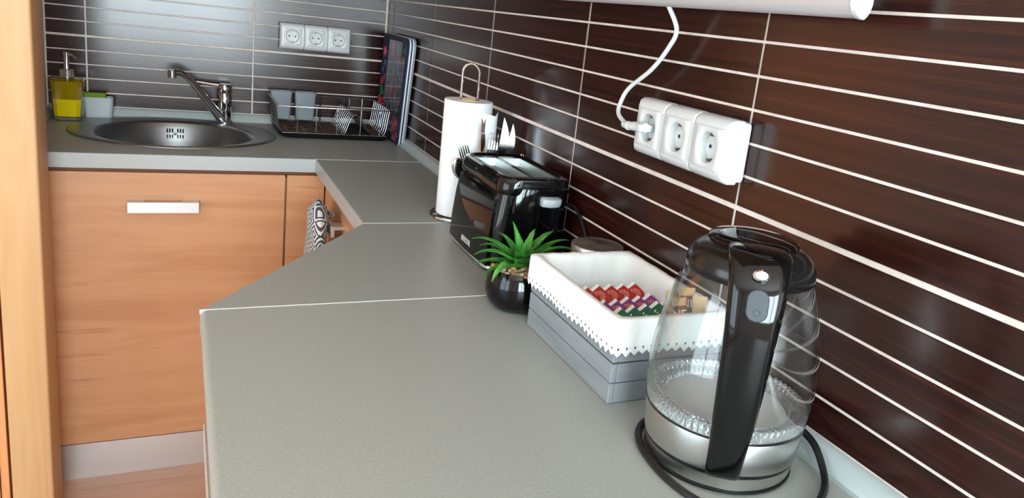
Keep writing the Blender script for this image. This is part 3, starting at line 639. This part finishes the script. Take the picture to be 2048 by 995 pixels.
# ------------------------------------------------------------------ cutlery cup with cutlery behind the toaster
ux, uy = -.078, -1.350
tag(MB().lathe([(.030, .0004), (.034, .003), (.038, .118), (.039, .120), (.037, .120), (.032, .006)], (ux, uy, ZC), 32).build('cutlery_holder', M['black'], loc=(ux, uy, ZC)), 'dark round cutlery holder hidden between toaster and paper towel', 'holder')
vdir = Vector((-.44, -.87, .23))                      # broad faces look at the room
def blade_frame(p0, p1, twist=0.0):
    z = (Vector(p1)-Vector(p0)); L = z.length; z.normalize()
    y = (vdir-z*vdir.dot(z)).normalized(); x = y.cross(z).normalized()
    R_ = Matrix.Rotation(twist, 3, z); return frame(p0, R_ @ x, R_ @ y, z), L
def plate(mb, prof, th_):
    """prof: list of (z, xleft, xright, ybend)"""
    rings = []
    for z, a, b_, yb in prof: rings.append([(a, yb-th_/2, z), (b_, yb-th_/2, z), (b_, yb+th_/2, z), (a, yb+th_/2, z)])
    mb.loft(rings)
def knife(p0, p1, label, wdt=.011, flip=1, twist=0.0):
    F, L = blade_frame(p0, p1, twist); k = thing('table_knife', p0, label, 'knife', 'table knives in the cutlery holder')
    h = MB(F); plate(h, [(0, -.006, .006, 0), (L*.45, -.005, .005, 0), (L*.5, -.004, .004, 0)], .004); h.build('handle', M['chrome'], k, ang=30)
    b_ = MB(F); w = wdt
    pr_ = [(L*.5, -.004, .004)] + [(L*(.52+.48*s), -w*(1-max(0, (s-.55)/.45)**1.8*1.9), w) for s in [i/12 for i in range(13)]]
    plate(b_, [(z, (a if flip > 0 else -c_), (c_ if flip > 0 else -a), 0) for z, a, c_ in pr_], .0015); b_.build('blade', M['chrome'], k, ang=30)
def fork(p0, p1, label, twist=0.0, n=4):
    F, L = blade_frame(p0, p1, twist); k = thing('table_fork', p0, label, 'fork', 'table forks in the cutlery holder')
    h = MB(F); plate(h, [(0, -.007, .007, 0), (L*.5, -.003, .003, 0), (L-.075, -.003, .003, .001), (L-.062, -.008, .008, .003), (L-.050, -.0118, .0118, .005), (L-.044, -.0122, .0122, .006)], .0018); h.build('handle', M['chrome'], k, ang=30)
    for i in range(n):
        xc = -.0122+.0244*(i+.5)/n; b_ = MB(F); q = .0052/n
        plate(b_, [(L-.046, xc-q-.0006, xc+q+.0006, .006), (L-.02, xc-q, xc+q, .004), (L-.004, xc-q*.6, xc+q*.6, .001), (L, xc-.0005, xc+.0005, 0)], .0018); b_.build('tine', M['chrome'], k, ang=30)
B0 = ZC+.008
fork((-.072, -1.348, B0), (-.146, -1.352, ZC+.203), 'fork leaning left in the holder against the paper roll', .15, 5)
fork((-.080, -1.338, B0), (-.062, -1.335, ZC+.214), 'fork standing upright between the two wide knife blades', 0.3)
fork((-.085, -1.356, B0), (.002, -1.372, ZC+.172), 'fork leaning right over the far corner of the toaster', .3, 5)
knife((-.084, -1.350, B0), (-.094, -1.345, ZC+.248), 'dark looking table knife standing highest on the left', .007, 1, .9)
knife((-.098, -1.344, B0), (-.088, -1.330, ZC+.244), 'second dark table knife crossing behind the tallest one', .006, -1, 1.0)
knife((-.062, -1.352, B0), (-.036, -1.345, ZC+.250), 'bright wide bladed table knife in the middle of the holder', .010, 1, .1)
knife((-.058, -1.340, B0), (-.013, -1.340, ZC+.236), 'bright table knife at the right of the holder', .0085, 1, .1)
F, L = blade_frame((-.066, -1.356, B0), (-.156, -1.362, ZC+.158), 0.2)
k = thing('table_spoon', (-.066, -1.356, B0), 'spoon with brown reflections leaning left out of the holder', 'spoon')
h = MB(F); plate(h, [(0, -.006, .006, 0), (L*.5, -.003, .003, 0), (L-.05, -.003, .003, 0)], .0022); h.build('handle', M['chrome'], k, ang=30)
MB(F @ Matrix.Translation((0, -.002, L-.026))).sphere((0, 0, 0), .028, 16, 12, (.62, .16, 1.0)).build('bowl', M['chrome'], k, ang=80)

# ------------------------------------------------------------------ toaster
to = thing('toaster', (-.098, -1.535, ZC), 'glossy black two slot toaster with a pale lever at its near end', 'toaster')
TX, TY = -.098, -1.535
def tring(hx, hy, z, r=.035, cx=TX, cy=TY): return rrect(cx, cy, hx, hy, r, z, 8)
MB().loft([tring(.068, .112, ZC+.006, .03), tring(.078, .122, ZC+.010), tring(.0765, .124, ZC+.06), tring(.073, .126, ZC+.12, cx=TX+.003), tring(.071, .127, ZC+.152, cx=TX+.005)]).build('body', M['gloss_black'], to, ang=40)
MB().loft([tring(.079, .121, ZC+.0055, .034), tring(.0805, .1225, ZC+.008, .034), tring(.0795, .1220, ZC+.0125, .034)], False, False).build('base_trim', M['handle'], to, ang=40)
for sx_ in (-.06, .06):
    for sy_ in (-.095, .095): MB().lathe([(.009, 0.0002), (.009, .007)], (TX+sx_*.8, TY+sy_*.9, ZC), 12).build('foot', M['rubber'], to)
TC = TX+.006
MB().loft([tring(.0725, .1275, ZC+.1525, cx=TC), tring(.0750, .1285, ZC+.157, cx=TC), tring(.0735, .1285, ZC+.172, .038, TC), tring(.0695, .1265, ZC+.182, .038, TC), tring(.063, .122, ZC+.1845, .036, TC), tring(.057, .113, ZC+.1815, .03, TC)], False, False).build('collar', M['gloss_black'], to, ang=40)
xs = [-.054, -.0435, .0005, .0105, .0545, .066]; ys = [-.116, -.088, .088, .116]
pt = MB()
for i in range(5):
    for j in range(3):
        if i in (1, 3) and j == 1: continue
        pt.box(TX+xs[i], TX+xs[i+1], TY+ys[j], TY+ys[j+1], ZC+.174, ZC+.1805)
pt.build('top_plate', M['black'], to, smooth=False)
for i in (1, 3):
    x0, x1, y0, y1 = TX+xs[i], TX+xs[i+1], TY-.088, TY+.088
    q = MB(); zz = [ZC+.1822, ZC+.095]
    o4 = lambda e_, z: [(x0-e_, y0-e_, z), (x1+e_, y0-e_, z), (x1+e_, y1+e_, z), (x0-e_, y1+e_, z)]
    q.loft([o4(.0004, ZC+.1802), o4(-.0004, ZC+.1808), o4(-.0025, ZC+.165), o4(-.004, ZC+.095)], False, True)
    q.build('slot', M['slotm'], to, smooth=False)
    for yk in (-.05, 0, .05):
        MB().tube([(x0+.006, TY+yk, ZC+.1), (x0+.008, TY+yk, ZC+.17), (x0+.0025, TY+yk, ZC+.176)], .0012, 6).build('guide_wire', M['wire'], to)
    MB().box(x0+.012, x1-.012, y0+.01, y1-.01, ZC+.100, ZC+.103).build('bread_rest', M['slotm'], to, smooth=False)
# bowed side panels
for s in (-1, 1):
    N = 12; outer = []
    for zz, off, yh in ((ZC+.0135, .0815, .110), (ZC+.06, .0802, .108), (ZC+.11, .0762, .106), (ZC+.146, .0715, .102)):
        row = [(TX+s*(off+.0055*(1-(2*i/N-1)**2)-.002), TY-yh+2*yh*i/N, zz) for i in range(N+1)]
        outer.append(row+[(p[0]-s*.008, p[1], p[2]) for p in row[::-1]])
    MB().loft(outer).build('side_panel', M['gloss_black'], to, ang=40)
# lever end
ye = TY-.1265
def bow(cx, hw, z, back=0.0):
    fr = [(cx+hw*(2*k/14-1), ye-.0085+.0125*(2*k/14-1)**2+back, z) for k in range(15)]
    return fr+[(x, ye+.006, z) for x, y, z in fr[::-1]]
MB().loft([bow(TX, .050, ZC+.016, .001), bow(TX+.001, .0515, ZC+.08), bow(TX+.003, .050, ZC+.155), bow(TX+.004, .047, ZC+.166, .001)]).build('end_panel', M['gloss_black'], to, ang=40)
for x0 in (.004, .045): MB().box(TX+x0, TX+x0+.002, ye-.0092, ye-.003, ZC+.022, ZC+.160).build('track_edge', M['black'], to, smooth=False)
lx_ = TX+.0255
lev = []
for z, w_, dp in ((.137, .0175, .016), (.139, .0185, .019), (.146, .019, .022), (.152, .019, .022), (.154, .0165, .018)):
    lev.append([(lx_-w_, ye-.0090, ZC+z), (lx_+w_, ye-.0090, ZC+z), (lx_+w_, ye-.0090-dp*.55, ZC+z), (lx_+w_*.62, ye-.0090-dp*.9, ZC+z), (lx_, ye-.0090-dp, ZC+z), (lx_-w_*.62, ye-.0090-dp*.9, ZC+z), (lx_-w_, ye-.0090-dp*.55, ZC+z)])
MB().loft(lev).build('lever', M['grey_plastic'], to, ang=40)
MB().box(lx_-.004, lx_+.004, ye-.009, ye-.004, ZC+.140, ZC+.15).build('lever_arm', M['black'], to, smooth=False)
text_mesh('SENCOR', .0150, frame((TX-.0857, TY-.008, ZC+.032), (0, -1, 0), Vector((.045, 0, 1)).normalized(), Vector((-1, 0, .045)).normalized()), M['logo'], to, 'lettering', .0006, .0003, .88)
tcd = spline([(TX+.070, TY-.08, ZC+.125), (TX+.088, TY-.115, ZC+.130), (TX+.092, TY-.150, ZC+.108), (TX+.090, TY-.180, ZC+.075), (TX+.074, TY-.175, ZC+.045), (TX+.066, TY-.150, ZC+.006), (TX+.045, TY-.140, ZC+.0045)], 6)
MB().tube(tcd, .0034, 8).build('power_cord', M['rubber'], to)

# ------------------------------------------------------------------ steel canister behind the crate
cn_ = (-.055, -1.8365, ZC)
cs = thing('steel_canister', cn_, 'round brushed steel canister between toaster and crate', 'canister')
MB().lathe([(.041, .0004), (.0425, .002), (.0425, .084)], cn_, 48).build('body', M['steel'], cs)
MB().lathe([(.0435, .085), (.0445, .087), (.0445, .1125), (.0435, .1140), (.041, .1145)], cn_, 64).build('lid', M['lid'], cs)

# ------------------------------------------------------------------ potted succulent
px_, py_ = -.1835, -1.8135
pp = thing('potted_succulent', (px_, py_, ZC), 'small green succulent in a round glossy black pot with pebbles', 'plant')
MB().lathe([(.030, .0004), (.040, .003), (.050, .014), (.0545, .028), (.0545, .040), (.052, .055), (.0475, .067), (.0460, .0695), (.0445, .069), (.0445, .058)], (px_, py_, ZC), 48, True, False).build('pot', M['gloss_black'], pp, ang=60)
MB().lathe([(.0448, .0), (.03, .002)], (px_, py_, ZC+.060), 24).build('soil', M['soil'], pp)
pb = MB().sphere((0, 0, 0), 1, 7, 5); pbo = pb.build('pebble', M['pebble'], pp, ang=80); pbm = pbo.data; bpy.data.objects.remove(pbo)
rng = random.Random(11)
for k in range(78):
    a = rng.uniform(0, 2*pi); r_ = .041*sqrt(rng.uniform(.04, 1)); s_ = rng.uniform(.0035, .0062)
    o = bpy.data.objects.new('pebble', pbm); COL.objects.link(o); o.parent = pp
    o.location = (r_*cos(a), r_*sin(a), .0645+rng.uniform(0, .005)+(.041-r_)*.12); o.scale = (s_*1.25, s_, s_*.8); o.rotation_euler = (rng.uniform(-.4, .4), rng.uniform(-.4, .4), rng.uniform(0, 6))
def leaf(az, elev, L, w, curl, name='leaf'):
    mb = MB(); N = 9; ax = Vector((cos(az), sin(az), 0)); sd_ = Vector((-sin(az), cos(az), 0)); p = Vector((px_+.004, py_+.002, ZC+.070)) + ax*.005; e_ = elev; w *= 1.35; L *= .97
    ringsL = []
    for i in range(N+1):
        s_ = i/N; d = ax*cos(e_)+Vector((0, 0, 1))*sin(e_); nn_ = -ax*sin(e_)+Vector((0, 0, 1))*cos(e_)
        ww = w*(1-s_)**.75*(1+.25*sin(min(1, s_*2)*pi)) + .0004
        jag = 1+(.14 if i % 2 else -.06)
        thk = .0022*(1-s_)+.0004
        ringsL.append([tuple(p+sd_*ww*jag+nn_*ww*.35), tuple(p+sd_*ww*.45+nn_*ww*.05), tuple(p-sd_*ww*.45+nn_*ww*.05), tuple(p-sd_*ww*jag+nn_*ww*.35), tuple(p-sd_*ww*.4-nn_*(thk)), tuple(p+sd_*ww*.4-nn_*thk)])
        p = p + d*(L/N); e_ -= curl*1.25/N*(0.35+1.3*s_)
    mb.loft(ringsL).build(name, M['leaf'], pp, ang=50)
LV = [(200, 78, .088, .0095, .25), (250, 70, .060, .009, .3), (150, 82, .062, .006, .1), (215, 28, .094, .0088, 1.5), (182, 42, .095, .0085, 1.2), (160, 52, .100, .0085, 1.15), (140, 45, .085, .008, 1.3), (235, 52, .066, .0095, 1.5),
      (290, 50, .070, .010, 1.4), (318, 40, .090, .009, 1.4), (335, 50, .098, .0085, 1.15), (352, 34, .100, .008, 1.2), (10, 44, .105, .0075, .95), (28, 55, .092, .0075, .9), (50, 60, .08, .0075, .8),
      (80, 55, .08, .0075, .9), (110, 55, .08, .0075, 1.0), (300, 62, .074, .009, .8), (325, 20, .082, .008, 1.0), (225, 62, .052, .0100, .7), (275, 62, .050, .0105, .6), (195, 15, .080, .008, 1.0), (345, 68, .080, .008, .5), (170, 20, .082, .008, .9), (20, 20, .09, .008, .7), (245, 66, .05, .010, .5)]
for az, el, L_, w_, cu_ in LV: leaf(radians(az), radians(el), L_, w_, cu_)

# ------------------------------------------------------------------ slatted crate with cloth lining
CX0, CX1, CY0, CY1 = -.1945, -.0235, -2.1530, -1.8880
cr = thing('slatted_crate', ((CX0+CX1)/2, (CY0+CY1)/2, ZC), 'grey painted slatted wooden crate lined with white cloth', 'crate')
tk = .008; sl_h = .0262; pit = .0285
for i in range(4):
    z0 = ZC+.0006+i*pit; z1 = z0+sl_h+(.0012 if i == 0 else 0)
    for bx in ((CX0, CX0+tk, CY0, CY1), (CX1-tk, CX1, CY0, CY1), (CX0+tk+.0004, CX1-tk-.0004, CY0, CY0+tk), (CX0+tk+.0004, CX1-tk-.0004, CY1-tk, CY1)):
        MB().box(*bx, z0, z1, .0008, 1).build('slat', M['crate'], cr)
MB().box(CX0+tk, CX1-tk, CY0+tk, CY1-tk, ZC+.001, ZC+.005).build('bottom', M['crate'], cr, smooth=False)
# lining: outside skirt with a scalloped, pierced hem; rolled rim; sagging inside
zt_ = ZC+.1155; lb = MB(); rng = random.Random(2)
def skirt(p, q, nrm, cnt):
    p, q, nrm = Vector(p), Vector(q), Vector(nrm); e0 = (q-p).normalized()*.0037; p = p-e0; q = q+e0
    for i in range(cnt):
        a = p.lerp(q, i/cnt); b_ = p.lerp(q, (i+1)/cnt); mid = (a+b_)/2
        def P(base, dz, out): return tuple(base+nrm*out+Vector((0, 0, dz)))
        wv = .0016*sin(i*.9)+.0008*sin(i*2.3); o0 = .0028+wv*.4; o1 = .0030+.0016*sin((i)*.7+1); o1b = .0030+.0016*sin((i+1)*.7+1); om = (o1+o1b)/2
        tl = P(a, -.004, .0035); tr2 = P(b_, -.004, .0035); bl_ = P(a, -.0415, o1); br_ = P(b_, -.0415, o1b); tip = P(mid, -.0475-.0012*sin(i*1.7), om)
        w = (b_-a)*.12
        ht = P(mid, -.0345, om); hb_ = P(mid, -.0395, om); hl = P(mid-w, -.0362, om); hr = P(mid+w, -.0362, om)
        ml = P(a, -.025, (o1+.0035)/2); mr = P(b_, -.025, (o1b+.0035)/2)
        lb.add([tl, tr2, mr, ml], [(0, 1, 2, 3)])
        lb.add([ml, mr, br_, tip, bl_, ht, hr, hb_, hl], [(0, 1, 5), (1, 2, 6, 5), (2, 3, 7, 6), (3, 4, 8, 7), (4, 0, 5, 8)])
G = .001
skirt((CX0-G, CY1+G, zt_), (CX0-G, CY0-G, zt_), (-1, 0, 0), 22)
skirt((CX0-G, CY0-G, zt_), (CX1+G, CY0-G, zt_), (0, -1, 0), 14)
skirt((CX1+G, CY0-G, zt_), (CX1+G, CY1+G, zt_), (1, 0, 0), 22)
skirt((CX1+G, CY1+G, zt_), (CX0-G, CY1+G, zt_), (0, 1, 0), 14)
ccx, ccy = (CX0+CX1)/2, (CY0+CY1)/2; hx0, hy0 = (CX1-CX0)/2, (CY1-CY0)/2
def lring(d, z, r=.004, n=20, amp=0.0, ph=0.0):
    pts = []
    hx_, hy_ = hx0+d, hy0+d
    seq = [(-1, -1), (1, -1), (1, 1), (-1, 1)]
    for s in range(4):
        a = seq[s]; b_ = seq[(s+1) % 4]
        for k in range(n):
            f_ = k/n; x = ccx+hx_*(a[0]+(b_[0]-a[0])*f_); y = ccy+hy_*(a[1]+(b_[1]-a[1])*f_)
            w = amp*(sin(9*f_*pi+s*1.7+ph)+.6*sin(17*f_*pi+s+ph*2))*sin(pi*f_)
            e_ = r*(1-min(1, min(f_, 1-f_)*n/2))
            nx, ny = ((0, -1), (1, 0), (0, 1), (-1, 0))[s]
            pts.append((x+nx*(w)-(x-ccx)/hx_*e_, y+ny*(w)-(y-ccy)/hy_*e_, z+w*.8))
    return pts
lb.loft([lring(.0045, zt_-.0045, 0), lring(.0045, zt_, .0002), lring(.0015, zt_+.0025, .001, amp=.0004), lring(-.006, zt_+.002, amp=.0006), lring(-.0105, zt_-.004, amp=.001), lring(-.0125, zt_-.030, amp=.0020, ph=1), lring(-.016, zt_-.060, amp=.0030, ph=2), lring(-.022, ZC+.030, amp=.0030, ph=3), lring(-.034, ZC+.014, amp=.001, ph=3), lring(-.06, ZC+.010)], False, True)
ln_ = lb.build('cloth_lining', M['cotton'], cr, ang=75)
tag(ln_, 'white cotton lining with scalloped pierced hem')

# ------------------------------------------------------------------ tea sachets
def sachet(body, pr_m, word, label, grp):
    """lies along -Y from its white top edge at the origin; width along +X, face up (+Z)"""
    k = thing('tea_sachet', (0, 0, 0), label, 'sachet', grp)
    L, w = .062, .052
    b_ = MB(); rr = []
    for y, t_ in ((-.006, .0006), (-.016, .0022), (-.045, .0024), (-.056, .0006), (-L, .0005)): rr.append([(0, y, -t_), (w, y, -t_), (w, y, t_), (w/2, y, t_*1.5), (0, y, t_)])
    b_.loft(rr).build('packet', M[body], k, ang=40)
    MB().box(.0, w, -.0062, 0, -.0005, .0006).build('top_seal', M['sach_white'], k, smooth=False)
    pm_ = MB()
    if word:
        text_mesh(word, .0105, frame((w*.70, -.0245, .0036), (0, -1, 0), (1, 0, 0), (0, 0, 1)), M['print_white'], k, 'lettering', .0001, .0002)
    else:
        for i in range(11):                      # half daisy of rays
            a = pi*(.02+i/10*1.15); c_, s_ = cos(a), sin(a)
            p = Vector((.036, -.0225, .0036)); d = Vector((s_, c_, 0)); n_ = Vector((c_, -s_, 0))
            pm_.add([p+d*.0072-n_*.0009, p+d*.0125-n_*.0014, p+d*.0125+n_*.0014, p+d*.0072+n_*.0009], [(0, 1, 2, 3)])
        for i in range(8):
            a0 = pi*(.02+i/8*1.1); a1 = pi*(.02+(i+1)/8*1.1)
            P = lambda a, r: Vector((.036+sin(a)*r, -.0225+cos(a)*r, .0036))
            pm_.add([P(a0, .0048), P(a0, .0062), P(a1, .0062), P(a1, .0048)], [(0, 1, 2, 3)])
        pm_.build('sun_print', M[pr_m], k, smooth=False)
    return k
def place_row(proto, pos, labels, grp, tilt, yaw):
    for i, (p, lab) in enumerate(zip(pos, labels)):
        o = proto if i == 0 else copy_tree(proto)
        R_ = Matrix.Rotation(radians(yaw+random.uniform(-3, 3)), 4, 'Z') @ Matrix.Rotation(radians(16), 4, 'X') @ Matrix.Rotation(radians(-tilt+random.uniform(-3, 3)), 4, 'Y')
        o.matrix_local = Matrix.Translation(p) @ R_; o['label'] = lab; o['group'] = grp
ORD = ['first', 'second', 'third', 'fourth', 'fifth', 'sixth']
def labs(colr, n, where): return ['%s tea sachet, %s from the left in the %s row' % (colr, ORD[i], where) for i in range(n)]
red = sachet('red', 'coral', None, 'x', 'red')
place_row(red, [(-.168+.0215*i, -1.942+.001*i, ZC+.049+.0006*i) for i in range(5)], labs('red', 5, 'far'), 'red tea sachets in the crate', 40, 14)
pur = sachet('purple', 'orange', None, 'x', 'purple')
place_row(pur, [(-.165+.0205*i, -1.994+.001*i, ZC+.0465+.0012*i) for i in range(6)], labs('purple', 6, 'middle'), 'purple tea sachets in the crate', 40, 14)
gre = sachet('green', None, 'NATI', 'x', 'green')
place_row(gre, [(-.163+.0205*i, -2.040+.001*i, ZC+.0525+.0022*i) for i in range(6)], labs('green', 6, 'near'), 'green tea sachets in the crate', 40, 14)
# coffee sticks at the right of the crate
CS = [((-.060, -2.122, ZC+.030), (-.055, -2.082, ZC+.112), 'tan paper coffee stick with dark lettered band, leftmost of the four'),
      ((-.046, -2.118, ZC+.030), (-.034, -2.072, ZC+.122), 'tan paper coffee stick with grey band, second from the left'),
      ((-.052, -2.085, ZC+.030), (-.040, -2.045, ZC+.108), 'tan paper coffee stick behind the lettered one'),
      ((-.046, -2.136, ZC+.030), (-.036, -2.105, ZC+.122), 'pale coffee stick nearest the kettle, rightmost of the four')]
for i, (p0, p1, lab) in enumerate(CS):
    k = thing('coffee_stick', p0, lab, 'coffee stick', 'coffee sticks in the crate')
    z = (Vector(p1)-Vector(p0)); L = z.length; z.normalize(); vd = Vector((-.6, -.65, .45)); y = (vd-z*vd.dot(z)).normalized(); x = y.cross(z).normalized(); x = x if x.dot(Vector((1, -.5, 0))) > 0 else -x
    y = z.cross(x); F = frame(p0, x, y, z)
    if y.dot(vd) < 0: F = frame(p0, -x, -y, z)
    w = .0105
    MB(F).loft([rrect(0, 0, w, .0006, .0005, 0, 2), rrect(0, 0, w, .0048, .0045, .010, 2), rrect(0, 0, w, .0048, .0045, L-.012, 2), rrect(0, 0, w, .0007, .0005, L, 2)]).build('packet', M['tan'], k, ang=50)
    if i in (0, 1):
        MB(F).loft([rrect(0, 0, w+.0003, .0051, .0047, L-.036, 2), rrect(0, 0, w+.0003, .0051, .0047, L-.0115, 2)], False, False).build('band', M['coffee_dark'], k, ang=50)
        text_mesh('NE', .0155, F @ frame((0, .0056, L-.0235), (-1, 0, 0), (0, 0, 1), (0, 1, 0)), M['print_white'], k, 'lettering', .0001, .0003)

# ------------------------------------------------------------------ glass kettle
KX, KY = -.1215, -2.2887
kt = thing('glass_kettle', (KX, KY, ZC), 'glass kettle with black lid and handle on a steel base', 'kettle')
kc = (KX, KY, ZC)
MB().lathe([(.082, .0006), (.0855, .002), (.0855, .0045), (.084, .005)], kc, 64).build('base_ring', M['black'], kt, ang=50)
MB().lathe([(.0825, .005), (.0840, .0055), (.0862, .0205), (.085, .021)], kc, 64).build('power_base', M['steel'], kt, ang=50)
MB().lathe([(.084, .0212), (.0868, .0215), (.0870, .0248), (.085, .0252)], kc, 64).build('seal_ring', M['black'], kt, ang=50)
MB().lathe([(.083, .0253), (.0878, .0256), (.0885, .030), (.0908, .0625), (.0905, .0632), (.075, .0634)], kc, 96).build('steel_band', M['steel'], kt, ang=40)
MB().lathe([(.0890, .0634), (.0915, .0636), (.0917, .0654), (.0895, .0656)], kc, 64).build('seal_ring', M['black'], kt, ang=50)
gp = [(.0915, .0657), (.0935, .076), (.0945, .092), (.0942, .112), (.0920, .140), (.0860, .175), (.0778, .205), (.0688, .228)]
gp = [(.5*(a[0]+b_[0]) if h_ else a[0], .5*(a[1]+b_[1]) if h_ else a[1]) for a, b_ in zip(gp, gp[1:]+[gp[-1]]) for h_ in (0, 1)][:-1]
MB().lathe(gp + [(r_-.0024, z_) for r_, z_ in gp[::-1]], kc, 96, False, False).build('glass_jug', M['kettle_glass'], kt, ang=80)
# ribbed glass foot ring and steel floor inside
rb = MB(); rings = []
for r_, z_, am in ((.0905, .0668, 0), (.0910, .0740, .0008), (.0880, .0790, .0022), (.080, .0775, .0026), (.0735, .0740, .0022), (.0715, .069, .0008), (.071, .0665, 0)):
    rings.append([(KX+(r_+am*(1 if j % 4 < 2 else -1))*cos(2*pi*j/288), KY+(r_+am*(1 if j % 4 < 2 else -1))*sin(2*pi*j/288), ZC+z_) for j in range(288)])
rb.loft(rings, False, False).build('glass_foot', M['thick_glass'], kt, ang=80)
MB().lathe([(.0895, .0660), (.0895, .0664)], kc, 64).build('heating_plate', M['plate'], kt)
MB().lathe([(.0905, .0655), (.0905, .0664), (.0700, .0666), (.0695, .0665)], kc, 64, False, False).build('plate_rim', M['chrome'], kt)
# lid
hdv = Vector((-.585, -.811, 0)); hsd = Vector((-hdv.y, hdv.x, 0))
MB().lathe([(.0660, .2260), (.0698, .2262), (.0712, .2290), (.0700, .2400), (.0645, .2500), (.056, .2555), (.040, .2590), (.020, .2605)], kc, 64).build('collar', M['black'], kt, ang=50)
MB().lathe([(.050, .2565), (.050, .2605), (.046, .2635), (.030, .2655), (.012, .2660)], (KX-hdv.x*.012, KY-hdv.y*.012, ZC), 48).build('lid', M['gloss_black'], kt, ang=50)
spv = -hdv
F = frame((KX+spv.x*.064, KY+spv.y*.064, ZC+.232), spv, hsd, (0, 0, 1))
MB(F).loft([[(-.006, -.024, -.012), (-.006, .024, -.012), (-.006, .024, .012), (-.006, -.024, .012)], [(.020, -.010, .006), (.020, .010, .006), (.020, .010, .013), (.020, -.010, .013)]]).build('spout', M['black'], kt)
# handle: sweeps from the lid out and down to the band
hp = [(.034, .2620, .031, .005), (.058, .2650, .032, .008), (.080, .2640, .032, .010), (.0965, .2570, .0305, .011), (.1075, .2420, .029, .0115), (.1130, .2200, .0275, .0120), (.1150, .195, .0258, .0122), (.1155, .165, .0245, .0120), (.1150, .135, .0232, .0118), (.1125, .108, .0220, .0113), (.1085, .085, .0207, .0108), (.1035, .064, .0195, .0103), (.0995, .046, .0187, .009), (.0965, .034, .0182, .0075), (.0950, .028, .0168, .0045)]
hp_s = spline([(a, b_, c_) for a, b_, c_, d_ in hp], 3); hd_s = spline([(d_, 0, 0) for a, b_, c_, d_ in hp], 3)
rings = []
for i, (pt_, dt_) in enumerate(zip(hp_s, hd_s)):
    a = hp_s[max(0, i-1)]; b_ = hp_s[min(len(hp_s)-1, i+1)]; tx_ = Vector((b_.x-a.x, b_.y-a.y)).normalized(); nx_ = Vector((-tx_.y, tx_.x)); nx_ = -nx_ if nx_.x < 0 and abs(nx_.x) > .2 else nx_
    if nx_.dot(Vector((1, .35))) < 0: nx_ = -nx_
    hw, dp = pt_.z, dt_.x; ring_ = []
    for j in range(20):
        an = 2*pi*j/20; cx_, sy_ = cos(an), sin(an); ex = abs(cx_)**.6*(1 if cx_ > 0 else -1)*hw; ey = abs(sy_)**.75*(1 if sy_ > 0 else -1)*dp
        rr_ = pt_.x+nx_.x*ey; zz_ = pt_.y+nx_.y*ey
        ring_.append((KX+hdv.x*rr_+hsd.x*ex, KY+hdv.y*rr_+hsd.y*ex, ZC+zz_))
    rings.append(ring_)
hn = MB().loft(rings).build('handle', M['gloss_black'], kt, ang=60)
# lid button window on the handle
def hpt(r_, z_, s_): return (KX+hdv.x*r_+hsd.x*s_, KY+hdv.y*r_+hsd.y*s_, ZC+z_)
bu = Vector((hdv.x*-.36, hdv.y*-.36, .933)).normalized(); bn = hsd.cross(bu); bn = bn if bn.dot(hdv) > 0 else -bn
Fb = frame(hpt(.1222, .234, 0), bu, -hsd, bn)
bo = [rrect(-.005, 0, .0155, .0105, .0095, z_, 6) for z_ in (-.004, .0028)] + [rrect(-.005, 0, .0147, .0097, .009, .0038, 6)]
bt = MB(Fb).loft(bo).build('lid_button', mat('dark_grey_button', (52, 58, 66), 0.3), hn)
MB(Fb @ Matrix.Translation((.024, 0, .0012))).lathe([(.0085, 0), (.0085, .002), (.006, .004)], seg=20, sx=.7).build('chrome_emblem', M['chrome'], hn)
MB(Fb @ Matrix.Translation((-.012, 0, .0039))).lathe([(.0035, 0), (.0035, .0003), (.0028, .0003), (.0028, 0)], seg=16, cap0=False, cap1=False).build('button_mark', M['rubber'], hn)
kcd = spline([(KX+.060, KY+.064, ZC+.012), (KX+.088, KY+.040, ZC+.034), (KX+.097, KY+.010, ZC+.042), (KX+.099, KY-.025, ZC+.034), (KX+.098, KY-.055, ZC+.026), (KX+.084, KY-.090, ZC+.007), (KX+.050, KY-.118, ZC+.0048), (KX+.005, KY-.140, ZC+.0048), (KX-.045, KY-.130, ZC+.0048), (KX-.079, KY-.090, ZC+.0048), (KX-.093, KY-.035, ZC+.0048), (KX-.086, KY+.030, ZC+.0048), (KX-.060, KY+.072, ZC+.0048), (KX-.01, KY+.093, ZC+.0048), (KX+.03, KY+.088, ZC+.006), (KX+.050, KY+.072, ZC+.010)], 6)
MB().tube(kcd, .0043, 10).build('power_cord', M['rubber'], kt)
